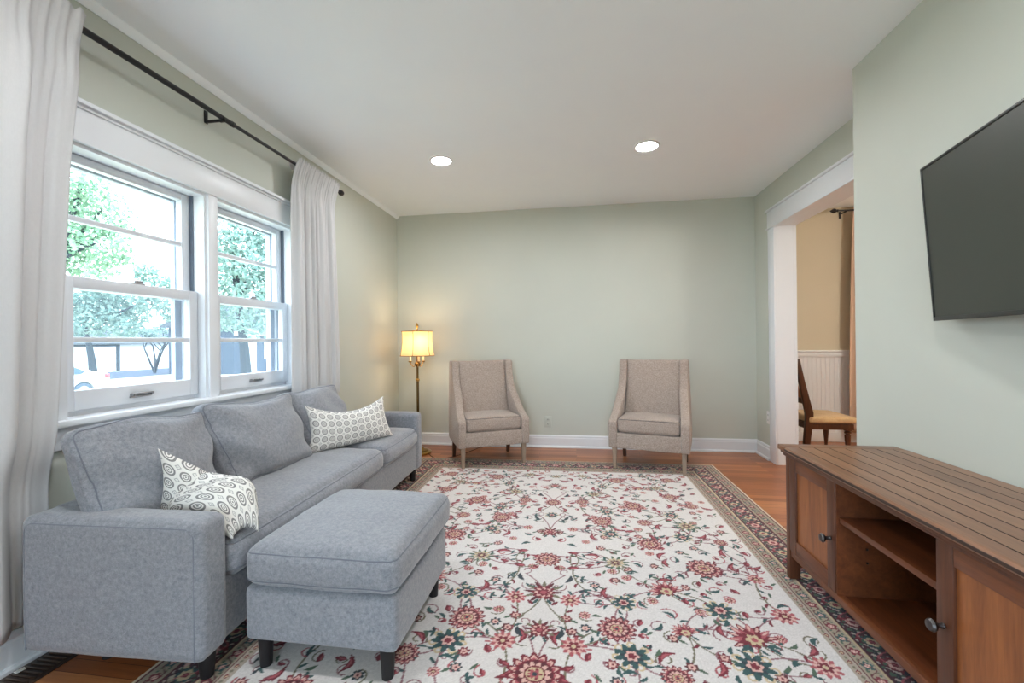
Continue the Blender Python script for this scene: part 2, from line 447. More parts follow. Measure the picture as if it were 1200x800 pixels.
# wainscot of the dining room
CRZ = .955
bm = B((XR+.2, DX1, DYB-.012, DYB, .1, CRZ-.06))
k = XR+.2
while k < 3.4:
    b2 = B((k+.0015, k+.0405, DYB-.0145, DYB-.011, .1, CRZ-.062), bev=.003, seg=1)
    me = bpy.data.meshes.new('tmp'); b2.to_mesh(me); b2.free(); bm.from_mesh(me); bpy.data.meshes.remove(me); k += .042
struct('trim_3', bm, M['trim'], smooth=False)
struct('trim_4', B((XR+.2, DX1, DYB-.04, DYB, CRZ-.018, CRZ, .004), (XR+.2, DX1, DYB-.026, DYB, CRZ-.07, CRZ-.018, .004), (XR+.2, DX1, DYB-.024, DYB, 0, .1, .003)), M['trim'])

# ------------------------------------------------------------------ windows
MU0, MU1 = 1.985, 2.045
# casing: head with cap, mullion, side casings, stool, apron
wf = struct('trim_5', B((XL, XL+.02, 1.20, 2.80, WZ1, 2.0, .002), (XL, XL+.03, 1.18, 2.82, 1.993, 2.005, .003), (XL, XL+.045, 1.165, 2.835, 2.005, 2.022, .003)), M['trim'])
struct('casing', B((XL, XL+.02, 1.24, WY0, .81, WZ1, .002)), M['trim'], wf)
struct('casing', B((XL, XL+.02, WY1, WY1+.105, .81, WZ1, .002)), M['trim'], wf)
struct('mullion', B((XL-.16, XL+.012, MU0, MU1, WZ0, WZ1, .002)), M['trim'], wf)
struct('stool', B((XL-.06, XL+.05, 1.19, 2.82, .785, .81, .006)), M['trim'], wf)
struct('apron', B((XL, XL+.018, 1.23, 2.79, .70, .785, .003)), M['trim'], wf)
def window(name, y0, y1):
    w = bpy.data.objects.new(name, None); C.objects.link(w); w['kind'] = 'structure'
    # frame lining of the opening with dark sash tracks and outer storm frame
    xo, xi = XL-.2, XL
    struct('jamb', B((xo, xi-.002, y0-.001, y0+.014, WZ0, WZ1), (xo, xi-.002, y1-.014, y1+.001, WZ0, WZ1), (xo, xi-.002, y0+.014, y1-.014, WZ1-.014, WZ1), (xo-.03, xi-.06, y0+.014, y1-.014, WZ0, WZ0+.028)), M['trim'], w, smooth=False)
    struct('sash_track', B((XL-.118, XL-.062, y0+.014, y0+.019, WZ0+.03, WZ1-.014), (XL-.118, XL-.062, y1-.019, y1-.014, WZ0+.03, WZ1-.014)), M['track'], w, smooth=False)
    a, b = y0+.02, y1-.02
    st = .045
    def sash(nm, x, z0, z1, rb, rt, mz, th=.034):
        s = struct(nm, B((x-th/2, x+th/2, a, a+st, z0, z1, .003), (x-th/2, x+th/2, b-st, b, z0, z1, .003),
                         (x-th/2, x+th/2, a+st, b-st, z0, z0+rb, .003), (x-th/2, x+th/2, a+st, b-st, z1-rt, z1, .003)), M['sash'], w)
        struct('muntin', B((x-.013, x+.013, a+st, b-st, mz-.011, mz+.011, .004)), M['sash'], s)
        struct('glass', B((x-.003, x+.003, a+st-.004, b-st+.004, z0+rb-.004, z1-rt+.004)), M['glass'], s, smooth=False)
        return s
    up = sash('upper_sash', XL-.097, 1.31, WZ1-.016, .045, .034, 1.592)
    lo = sash('lower_sash', XL-.055, WZ0+.03, 1.355, .078, .046, 1.107)
    m = (a+b)/2
    struct('handle', B((XL-.039, XL-.030, m-.048, m+.048, .853, .861, .001), (XL-.034, XL-.018, m-.046, m+.046, .866, .874, .003), (XL-.039, XL-.018, m-.046, m-.036, .861, .872, .001), (XL-.039, XL-.018, m+.036, m+.046, .861, .872, .001)), M['chrome'], lo)
    struct('latch', B((XL-.07, XL-.04, m-.03, m+.03, 1.355, 1.361, .001), (XL-.065, XL-.045, m-.012, m+.028, 1.361, 1.374, .004)), M['chrome'], lo)
    sf = struct('storm_frame', B((XL-.165, XL-.14, y0+.014, y0+.05, WZ0+.02, WZ1-.014), (XL-.165, XL-.14, y1-.05, y1-.014, WZ0+.02, WZ1-.014), (XL-.165, XL-.14, y0+.05, y1-.05, WZ1-.05, WZ1-.014), (XL-.165, XL-.14, y0+.05, y1-.05, WZ0+.02, WZ0+.045), (XL-.16, XL-.145, y0+.05, y1-.05, 1.315, 1.34)), M['storm'], w, smooth=False)
    struct('insect_screen', B((XL-.153, XL-.152, y0+.05, y1-.05, WZ0+.045, 1.315)), M['screen'], sf, smooth=False)
    return w
window('window_1', WY0, MU0)
window('window_2', MU1, WY1)
struct('trim_6', B((XL, XL+.02, RY0-.1, RY1+.1, WZ1, 2.0, .002), (XL, XL+.02, RY0-.1, RY0, .81, WZ1), (XL, XL+.02, RY1, RY1+.1, .81, WZ1), (XL-.06, XL+.05, RY0-.12, RY1+.12, .785, .81)), M['trim'])
window('unseen_window', RY0, RY1)

# ------------------------------------------------------------------ rug: a fine grid, each knot coloured
def make_rug():
    X0, X1, Y0, Y1 = -1.425, 1.172, .15, 3.885
    st = .004
    nx, ny = int((X1-X0)/st), int((Y1-Y0)/st)
    xs = np.linspace(X0, X1, nx+1); ys = np.linspace(Y0, Y1, ny+1)
    px = np.repeat(xs[None, :], ny+1, 0); py = np.repeat(ys[:, None], nx+1, 1)
    sr = lambda *c: np.array([lin(k) for k in c])
    CR = sr(219, 215, 213); CRIM = sr(116, 24, 46); ROSE = sr(172, 84, 94); PINK = sr(220, 178, 168); TEAL = sr(40, 82, 84)
    DTEAL = sr(38, 56, 66); OLIVE = sr(116, 112, 92); BEIGE = sr(204, 184, 150); VINE = sr(146, 104, 112); NAVY = sr(42, 40, 56); MAR = sr(92, 26, 42); GREEN = sr(72, 98, 80); TAUPE = sr(160, 148, 130)
    col = np.empty((ny+1, nx+1, 3)); col[:] = CR
    g = np.random.default_rng(5)
    def win(cx, cy, r):
        i0 = max(0, int((cx-r-X0)/st)); i1 = min(nx+1, int((cx+r-X0)/st)+2); j0 = max(0, int((cy-r-Y0)/st)); j1 = min(ny+1, int((cy+r-Y0)/st)+2)
        return (slice(j0, j1), slice(i0, i1)) if i1 > i0 and j1 > j0 else None
    def pol(cx, cy, r):
        w = win(cx, cy, r)
        if w is None: return None
        dx = px[w]-cx; dy = py[w]-cy
        return w, dx, dy, np.hypot(dx, dy), np.arctan2(dy, dx)
    def put(w, mask, c):
        col[w][mask] = c
    def petals(cx, cy, r, n, c, inner=.0, ph=0., sharp=.5, asp=1., rot=0.):
        q = pol(cx, cy, r*1.4)
        if q is None: return
        w, dx, dy, d, a = q
        if asp != 1 or rot:
            cr, sr_ = math.cos(rot), math.sin(rot)
            ex, ey = dx*cr+dy*sr_, (-dx*sr_+dy*cr)/asp; d = np.hypot(ex, ey); a = np.arctan2(ey, ex)
        rr = r*(1-sharp+sharp*np.abs(np.cos((a-ph)*n/2)))
        put(w, (d < rr) & (d >= inner), c)
    def disc(cx, cy, r, c): petals(cx, cy, r, 1, c, sharp=0)
    def leaf(cx, cy, L, wd, ang, c, curve=.0):
        q = pol(cx, cy, L*1.1)
        if q is None: return
        w, dx, dy, d, a = q
        u = (dx*math.cos(ang)+dy*math.sin(ang))/L; v = (-dx*math.sin(ang)+dy*math.cos(ang))/L-curve*(u*u-.3)
        put(w, (np.abs(u) < 1) & (np.abs(v) < wd/L*np.clip(1-u*u, 0, 1)), c)
    def stroke(pts, wd, c):
        pts = np.array(pts)
        for p, q_ in zip(pts, pts[1:]):
            m = (p+q_)/2; L = np.hypot(*(q_-p)); w = win(m[0], m[1], L/2+wd*2)
            if w is None or L == 0: continue
            d = (q_-p)/L; ex = px[w]-p[0]; ey = py[w]-p[1]; t = np.clip(ex*d[0]+ey*d[1], 0, L)
            put(w, np.hypot(ex-t*d[0], ey-t*d[1]) < wd, c)
    def arc(x0, y0, x1, y1, bend, wd, c, n=14):
        p0, p1 = np.array((x0, y0)), np.array((x1, y1)); m = (p0+p1)/2; dv = p1-p0; nrm = np.array((-dv[1], dv[0])); k = m+nrm*bend
        t = np.linspace(0, 1, n)[:, None]; pts = (1-t)**2*p0+2*t*(1-t)*k+t*t*p1
        stroke(pts, wd, c); return pts
    def curl(x, y, r, a0, s, c):
        t = np.linspace(0, 1, 16); rr = r*(1-.75*t); a = a0+s*t*5.0
        stroke(np.stack((x+rr*np.cos(a), y+rr*np.sin(a)), 1), .0029, c)
    def flower(kind, x, y, r, m=1, ph=0.):
        if kind == 'R':
            petals(x, y, r*1.08, 15, CRIM, sharp=.26, ph=ph); petals(x, y, r*.92, 15, PINK, inner=r*.72, sharp=.30, ph=ph); petals(x, y, r*.80, 15, ROSE, inner=r*.70, sharp=.3, ph=ph)
            petals(x, y, r*.70, 12, MAR, sharp=.2, ph=ph); petals(x, y, r*.60, 12, PINK, sharp=.35, ph=ph+.26); disc(x, y, r*.40, CRIM); disc(x, y, r*.33, BEIGE); petals(x, y, r*.24, 6, ROSE, sharp=.45); disc(x, y, r*.09, DTEAL)
            for k in range(5): disc(x+math.cos(k*1.256)*r*.24, y+math.sin(k*1.256)*r*.24, r*.05, CRIM)
        elif kind == 'P':
            for k in range(9):
                a = PI/2+m*.35+(k-4)*.42
                leaf(x+math.cos(a)*r*.55, y+math.sin(a)*r*.55, r*.55, r*.16, a, CRIM if k % 2 == 0 else ROSE)
                leaf(x+math.cos(a)*r*.78, y+math.sin(a)*r*.78, r*.2, r*.06, a, PINK)
            petals(x, y, r*.5, 8, CRIM, sharp=.3); petals(x, y, r*.36, 6, BEIGE, sharp=.35); disc(x, y, r*.14, ROSE)
            for s in (-1, 1): leaf(x+s*r*.55*m, y-r*.55, r*.35, r*.1, -PI/2+s*.7, TEAL)
        elif kind == 'B':
            for k in range(12):
                a = 2*PI*k/12+ph; leaf(x+math.cos(a)*r*.72, y+math.sin(a)*r*.62, r*.36, r*.10, math.atan2(math.sin(a)*.85, math.cos(a)), GREEN if k % 3 else OLIVE)
            petals(x, y, r*.62, 10, BEIGE, sharp=.35, ph=ph); petals(x, y, r*.5, 10, TAUPE, sharp=.4, ph=ph+.2)
            petals(x, y, r*.36, 7, MAR, sharp=.5); disc(x, y, r*.13, BEIGE)
        elif kind == 'G':
            for k in range(7): 
                a = 2*PI*k/7+ph
                disc(x+math.cos(a)*r*.85, y+math.sin(a)*r*.85, r*.24, BEIGE); disc(x+math.cos(a)*r*.85, y+math.sin(a)*r*.85, r*.12, CR)
            petals(x, y, r*.95, 9, TEAL, sharp=.55, ph=ph); petals(x, y, r*.6, 9, DTEAL, sharp=.45, ph=ph+.3); petals(x, y, r*.4, 6, PINK, sharp=.3); petals(x, y, r*.24, 5, CRIM, sharp=.3)
        elif kind == 'A':
            for k in range(11):
                a = PI/2+(k-5)*.5
                leaf(x+math.cos(a)*r*.7, y+math.sin(a)*r*.7, r*.42, r*.11, a, OLIVE if k % 2 else MAR)
            petals(x, y, r*.68, 10, CRIM, sharp=.35); petals(x, y, r*.5, 8, PINK, sharp=.4); petals(x, y, r*.36, 7, CRIM, sharp=.3); disc(x, y, r*.17, ROSE)
            for s in (-1, 1): leaf(x+s*r*.35, y-r*.85, r*.28, r*.1, -PI/2+s*.5, TEAL)
        elif kind == 'K':
            petals(x, y, r, 10, ROSE, sharp=.5, ph=ph); petals(x, y, r*.78, 10, PINK, sharp=.5, ph=ph+.3); petals(x, y, r*.5, 6, CRIM, sharp=.4); disc(x, y, r*.18, BEIGE)
        elif kind == 'S':
            leaf(x, y, r*.9, r*.45, ph, CRIM); leaf(x+.006, y, r*.5, r*.2, ph, ROSE)
        elif kind == 'T':
            for k in range(3): leaf(x+math.cos(ph+k*1.2)*r*.5, y+math.sin(ph+k*1.2)*r*.5, r*.6, r*.22, ph+k*1.2, TEAL if k else DTEAL)
    AX = -.148
    FL = [('R', .137, 1.64, .068), ('R', .379, 2.343, .062), ('R', .586, 2.12, .076), ('R', .152, 2.602, .06), ('R', .365, 2.867, .065), ('R', .636, 3.058, .055), ('R', .313, 3.377, .06), ('R', .396, 2.611, .042), ('R', .734, 2.901, .045), ('R', .041, 2.904, .045), ('P', .616, 1.636, .085), ('R', .305, 1.423, .05),
          ('P', .373, 1.91, .072), ('P', .385, 1.647, .05), ('K', .786, 2.051, .04), ('S', .796, 2.182, .03), ('K', .785, 1.789, .05), ('K', .791, 1.527, .05),
          ('B', .181, 2.127, .068), ('B', .626, 2.589, .072), ('B', .128, 3.059, .06), ('B', .579, 3.234, .05),
          ('G', .182, 1.807, .05), ('G', .174, 1.504, .065), ('G', .188, 2.438, .046), ('G', .57, 2.441, .05), ('G', .577, 2.741, .045), ('G', .553, 1.799, .06), ('G', .193, 2.749, .042), ('G', .566, 1.504, .068), ('G', .198, 3.227, .042),
          ('S', -.021, 2.2, .032), ('S', -.021, 2.056, .034), ('K', -.034, 1.797, .045), ('T', .027, 1.879, .03), ('K', -.022, 2.476, .03), ('K', -.022, 1.527, .05), ('R', .60, 1.22, .07), ('P', .28, 1.15, .06), ('G', .05, 1.2, .06), ('R', .72, .9, .07), ('B', .4, .9, .07), ('R', .12, .85, .06), ('G', .66, .55, .06), ('R', .3, .6, .06),
          ('R', .70, 3.42, .05), ('G', .52, 3.5, .04), ('B', .06, 3.46, .05), ('P', .45, 3.2, .045), ('R', .75, 2.4, .035)]
    AXF = [('R', 2.124, .062), ('A', 1.842, .078), ('A', 2.427, .062), ('R', 2.875, .055), ('R', 1.385, .09), ('A', 1.6, .058), ('G', 2.667, .042), ('A', 3.209, .052), ('B', 3.43, .05), ('A', 1.1, .07), ('R', .8, .08), ('A', .5, .07)]
    # vines first
    pos = [(x-AX, y) for _, x, y, _ in FL]
    full = []
    for (dx, y) in pos: full.append((AX+dx, y))
    for i, (x, y) in enumerate(full):
        ds = sorted((math.hypot(x-a, y-b), k) for k, (a, b) in enumerate(full) if k != i)
        for q, (d, k) in enumerate(ds[:3]):
            if d > .55 or (q == 2 and g.random() < .5): continue
            bend = (.28 if (i+k) % 2 else -.28)*(1+.3*math.sin(i*3.1)); a, b = full[k]
            vc = VINE if (i+k) % 3 else OLIVE
            for s in (1, -1):
                pts = arc(AX+s*(x-AX), y, AX+s*(a-AX), b, bend*s, .0034, vc)
                for t_, sg in ((4, 1), (9, -1)):
                    p = pts[t_]; dv = pts[t_+1]-pts[t_]; an = math.atan2(dv[1], dv[0])+sg*s*.8
                    leaf(p[0]+math.cos(an)*.02, p[1]+math.sin(an)*.02, .02, .006, an, TEAL if (i+k+t_) % 3 else CRIM, .3*s)
    used = []
    for k in range(1500):     # curls and small fillers
        x = AX+g.uniform(.05, .98); y = g.uniform(.6, 3.56)
        dn = min(math.hypot(x-a, y-b) for a, b in full)
        if dn < .056 or any(abs(x-a)+abs(y-b) < .075 for a, b in used): continue
        used.append((x, y))
        r = g.uniform(.018, .042); a0 = g.uniform(0, 6.3); sg = 1 if g.random() < .5 else -1; kd = g.integers(0, 7); cc = [VINE, OLIVE, ROSE, VINE][k % 4]
        for s in (1, -1):
            xx = AX+s*(x-AX); aa = a0 if s > 0 else PI-a0
            curl(xx, y, r, aa, sg*s, cc)
            if kd == 0: leaf(xx, y+.02, .045, .012, aa+.5*s, CRIM, .5*s); leaf(xx, y+.02, .03, .005, aa+.5*s, ROSE, .5*s)
            elif kd == 1: flower('T', xx, y, .028, s, aa)
            elif kd == 2: flower('S', xx, y, .026, s, aa)
            elif kd == 3: flower('K', xx, y, .024, s, aa)
            elif kd == 4: leaf(xx, y, .03, .009, aa, TEAL, .5*s)
            elif kd == 6: petals(xx, y, .024, 7, [CRIM, DTEAL, MAR][k % 3], sharp=.4, ph=aa); petals(xx, y, .014, 5, PINK, sharp=.3); disc(xx, y, .005, CRIM); leaf(xx+s*.03, y-.015, .018, .006, -.6*s, GREEN)
            else: flower('S', xx, y, .018, s, aa); leaf(xx+.03*s, y+.02, .02, .006, aa+1.*s, GREEN)
    for y0, y1, bnd in ((1.842, 2.124, .5), (1.385, 1.842, .35), (2.427, 2.875, .4), (2.875, 3.209, .4), (1.1, 1.385, .4)):
        for s in (1, -1):
            m_ = (y0+y1)/2; arc(AX, y0+.02, AX+s*.09*bnd*2, m_, .12*s, .0032, VINE); curl(AX+s*.09*bnd*2, m_+.03, .03, -PI/2, -s, VINE); leaf(AX+s*.11*bnd*2, m_-.03, .034, .011, PI/2-.4*s, DTEAL, .3*s)
            arc(AX, y1-.02, AX+s*.13*bnd*2, m_+.05, -.15*s, .0032, OLIVE); leaf(AX+s*.05, y1-.075, .02, .008, .8*s, CRIM)
    for i, (kd, x, y, r) in enumerate(FL):
        flower(kd, x, y, r, 1, .3*i); flower(kd, 2*AX-x, y, r, -1, PI-.3*i)
        if r > .055:
            for s in (1, -1):
                for k in range(2):
                    a = 2.4*k+i; xx = AX+s*(x-AX); ca_ = math.cos(a)*s
                    leaf(xx+ca_*r*1.45, y+math.sin(a)*r*1.45, .022, .008, math.atan2(math.sin(a), ca_)+.8*s, GREEN if k else TEAL, .3)
    for kd, y, r in AXF: flower(kd, AX, y, r, 1, 0)
    # border: bands measured from the outer edge
    de = np.minimum(np.minimum(px-X0, X1-px), np.minimum(Y1-py, py-Y0))
    BW = .305
    # running coordinate along the nearest edge
    along = np.where(np.minimum(px-X0, X1-px) < np.minimum(Y1-py, py-Y0), py, px)
    def band(a, b, c): col[(de >= a) & (de < b)] = c
    band(0, BW, TAUPE)
    band(.026, .092, TAUPE); band(.092, .098, MAR); band(.098, .206, sr(74, 30, 46)); band(.206, .212, MAR); band(.212, .218, BEIGE)
    band(.218, .27, TAUPE); band(.27, .274, MAR); band(.274, BW, sr(172, 160, 146))
    def motif_band(center, half, pitch, fn):
        m = np.abs(de-center) < half
        jj, ii = np.nonzero(m)
        u = (along[m] % pitch)/pitch-.5; v = (de[m]-center)/half
        idx = np.floor(along[m]/pitch).astype(int)
        c = col[m]; fn(u*pitch, v*half, idx, c); col[m] = c
    def main_b(u, v, i, c):
        c[(np.sin(u*120+np.sin(v*90)*2)+np.sin(v*170+u*60)) > .35] = NAVY
        c[(np.sin(u*210+1+np.sin(v*130)*2)+np.sin(v*190-u*140)) > 1.1] = sr(196, 180, 170)
        c[(np.sin(u*170+4)+np.sin(v*230+u*150)) > 1.35] = GREEN
        r = np.hypot(u, v); a = np.arctan2(v, u); odd = (i % 2 == 0)
        big = r < .036*(.7+.3*np.abs(np.cos(4*a)))
        c[big & odd] = CRIM; c[big & ~odd] = TEAL
        ring = (r < .025*(.75+.25*np.abs(np.cos(3*a)))); c[ring & odd] = PINK; c[ring & ~odd] = BEIGE
        c[r < .011] = CRIM
        vy = .03*np.sin(u*2*PI/.11)
        c[np.abs(v-vy) < .004] = ROSE
        for k, cc in ((0, GREEN), (1, sr(190, 178, 160)), (2, CRIM), (3, PINK)):
            ox = -.045+.03*k; oy = .036*(-1)**k
            q = np.abs(u-ox)/.014+np.abs(v-oy)/.011; c[q < 1] = cc
            q = np.abs(u-ox-.018)/.009+np.abs(v+oy*.8)/.010; c[q < 1] = [TAUPE, GREEN, BEIGE, TEAL][k]
    motif_band(.152, .052, .108, main_b)
    def guard(u, v, i, c):
        r = np.hypot(u, v); a = np.arctan2(v, u); odd = (i % 2 == 0)
        f = r < .021*(.65+.35*np.abs(np.cos(2.5*a))); c[f & odd] = CRIM; c[f & ~odd] = TEAL; c[r < .009] = PINK
        q = np.abs(np.abs(u)-.028)/.008+np.abs(v-.012*np.sign(u))/.008; c[q < 1] = OLIVE
        q = np.abs(np.abs(u)-.024)/.007+np.abs(v+.014*np.sign(u))/.006; c[q < 1] = GREEN
        c[np.abs(v-.016*np.sin(u*2*PI/.066)) < .0025] = MAR
    motif_band(.244, .025, .066, guard); motif_band(.06, .028, .066, guard)
    def thin(u, v, i, c):
        q = np.abs(u)/.012+np.abs(v)/.009; c[q < 1] = CRIM; c[q < .5] = BEIGE
        q = np.abs(np.abs(u)-.02)/.006+np.abs(v)/.006; c[q < 1] = OLIVE
    motif_band(.289, .012, .044, thin)
    band(0, .026, sr(214, 200, 176)); band(.020, .026, MAR)
    col *= g.normal(1, .05, (ny+1, nx+1, 1)).clip(.8, 1.2)
    # mesh
    nv = (nx+1)*(ny+1)
    zz = np.full((ny+1, nx+1), .009); zz += g.normal(0, .0004, zz.shape); zz[de < .006] = .002
    th = .010; cx, cy = -.126, 2.0
    co = np.stack(((px-cx)*math.cos(th)-(py-cy)*math.sin(th)+cx, (px-cx)*math.sin(th)+(py-cy)*math.cos(th)+cy, zz), -1).reshape(-1, 3)
    idx = np.arange(nv).reshape(ny+1, nx+1)
    quads = np.stack((idx[:-1, :-1], idx[:-1, 1:], idx[1:, 1:], idx[1:, :-1]), -1).reshape(-1, 4)
    me = bpy.data.meshes.new('area_rug')
    me.vertices.add(nv); me.vertices.foreach_set('co', co.astype(np.float32).ravel())
    nf = len(quads); me.loops.add(nf*4); me.loops.foreach_set('vertex_index', quads.astype(np.int32).ravel())
    me.polygons.add(nf); me.polygons.foreach_set('loop_start', np.arange(0, nf*4, 4, dtype=np.int32))
    me.update(calc_edges=True)
    at = me.color_attributes.new('knots', 'FLOAT_COLOR', 'POINT')
    at.data.foreach_set('color', np.concatenate((col.reshape(-1, 3).clip(0, 1), np.ones((nv, 1))), 1).astype(np.float32).ravel())
    t = NT('wool_rug_pile'); a = t.n('ShaderNodeVertexColor'); a.layer_name = 'knots'
    f = t.noise(t.coords(), 260, 2, .7)
    t.color(t.mix(t.math('MULTIPLY', f, .22), a.outputs['Color'], (.25, .22, .2, 1))); t.set(rough=.95, spec=.08); t.b.inputs['Sheen Weight'].default_value = .15
    t.bump(f, .35, .003)
    o = link('area_rug', me, t.m, smooth=False)
    return tag(o, 'large cream floral area rug with dark red and navy border on the wood floor', 'rug')
make_rug()
RUG = .010

# ------------------------------------------------------------------ sofa
def make_sofa():
    t = thing('sofa', 'long grey upholstered sofa with square arms under the double window', 'sofa', (-1.14, 1.16, 0), .036)
    fm = M['sofa']
    L, D = 2.13, .635
    def part(name, bm, mtx, m=fm, parent=t): return obj(name, xform(bm, mtx), m, parent, angle=70)
    part('base', cushion(D-.02, L-.06, .205, .02, (.003, 0, 0), 16, .001), T(-D/2-.002, L/2, .205))
    # arms with a seam round the outer panel
    for y, nm in ((.058, 'near'), (L-.058, 'far')):
        a = part('arm', cushion(D+.005, .116, .436, .028, (.004, .004, .006), 22, .0012, 2.0+y), T(-D/2, y, .099+.218))
        s = -1 if nm == 'near' else 1
        yy = y+s*.0555
        x0, x1, z0, z1, r = -D+.02, -.022, .11, .515, .03
        pts = [(x0, yy, z0)]
        for k in range(7):
            an = PI-PI/2*k/6; pts.append((x0+r+r*math.cos(an), yy, z1-r+r*math.sin(an)))
        for k in range(7):
            an = PI/2-PI/2*k/6; pts.append((x1-r+r*math.cos(an), yy, z1-r+r*math.sin(an)))
        pts.append((x1, yy, z0))
        obj('seam', tube(pts, .0026, 6), M['piping'], a)
    part('back', cushion(.11, L-.10, .44, .03, (0, 0, 0), 16, .001), T(-D+.055, L/2, .10+.22))
    # seat cushions
    for y0, y1, sd in ((.118, 1.375, 1.3), (1.378, L-.118, 4.2)):
        sx, sy, sz = .52, y1-y0, .135
        cx, cy, cz = -.245, (y0+y1)/2, .362
        cb = xform(cushion(sx, sy, sz, .050, (.018, .006, .028), 30, .004, sd), T(cx, cy, cz))
        lp1 = wrap(cb, dense([(p[0]+cx, p[1]+cy, p[2]+cz) for p in rect_loop(sx+.02, sy+.004, -sz/2+.028, .03)]))
        lp2 = wrap(cb, dense([(p[0]+cx, p[1]+cy, p[2]+cz) for p in rect_loop(sx+.004, sy-.004, sz/2-.006, .03)]))
        c = obj('seat_cushion', cb, fm, t, angle=70)
        obj('piping', tube(lp1, .0026, 6, closed=True), M['piping'], c)
        obj('piping', tube(lp2, .0024, 6, closed=True), M['piping'], c)
    # loose back cushions leaning on the back
    for y0, y1, top, sd, tilt, tw in ((.04, .555, .785, 1.0, .28, -.035), (.54, 1.16, .79, 2.6, .40, -.03), (1.155, 1.665, .78, 5.0, .42, -.02)):
        w = y1-y0; hgt = .385; th = .15
        bm = cushion(th, w, hgt, .045, (.045, .006, .006), 30, .004, sd, .0)
        def shape(p):
            p = Vector(p); f = (p.z+hgt/2)/hgt; e = min(1, abs(p.y)/w*2); s_ = 1 if p.x > 0 else .2
            p.x += s_*(.014*math.sin(p.z*34+sd+2.2*math.sin(p.y*11+sd))*(.25+e*e) + .012*math.sin(p.y*16+sd*2)*math.sin(p.z*9+1))*(1 if abs(p.x) > .02 else 0)
            p.x *= (1.16-.36*f)*(1-.38*e**3)
            p.y *= .90+.14*f
            p.z += .010*math.cos(p.y/w*PI*2+sd)*f + .016*e**4*f
            return p
        for v in bm.verts: v.co = shape(v.co)
        mt = T(-.43-(.03 if sd == 1.0 else 0), (y0+y1)/2, .425+hgt/2-.015) @ R(-tilt, 'Y') @ R(tw, 'X')
        xform(bm, mt)
        lp = dense([(mt @ shape(Vector((.066, p[0], p[1])))) for p in rect_loop(w-.008, hgt-.012, 0, .03, 5)])
        lp = wrap(bm, lp)
        c = obj('back_cushion', bm, fm, t, angle=70)
        obj('piping', tube(lp, .0024, 6, closed=True), M['piping'], c)
    for (x, y) in ((-.05, .08), (-.05, L-.08), (-D+.16, .14), (-D+.16, L-.14)):
        z0 = RUG if x > -.2 else .001
        obj('leg', lathe([(.020, z0), (.027, .10)], 16, center=(x, y)), M['black_leg'], t)
make_sofa()

def make_ottoman():
    t = thing('ottoman', 'grey upholstered square ottoman on black legs in front of the sofa', 'ottoman', (-.822, 1.535, 0), 0)
    obj('base', xform(cushion(.525, .535, .18, .022, (.004, .004, 0), 18, .001, 3), T(0, 0, .20)), M['sofa'], t, angle=70)
    cb = xform(cushion(.535, .60, .125, .040, (.008, .008, .030), 30, .0035, 7), T(.002, .025, .352))
    lps = [wrap(cb, dense([(p[0]+.002, p[1]+.025, p[2]) for p in rect_loop(.535+dx, .60+dx, z, .03)])) for z, dx in ((.309, .01), (.408, 0.0))]
    c = obj('top_cushion', cb, M['sofa'], t, angle=70)
    for lp in lps: obj('piping', tube(lp, .0025, 6, closed=True), M['piping'], c)
    for sx in (-1, 1):
        for sy in (-1, 1):
            obj('leg', lathe([(.019, RUG), (.025, .115)], 16, center=(sx*.215, sy*.225)), M['black_leg'], t)
make_ottoman()

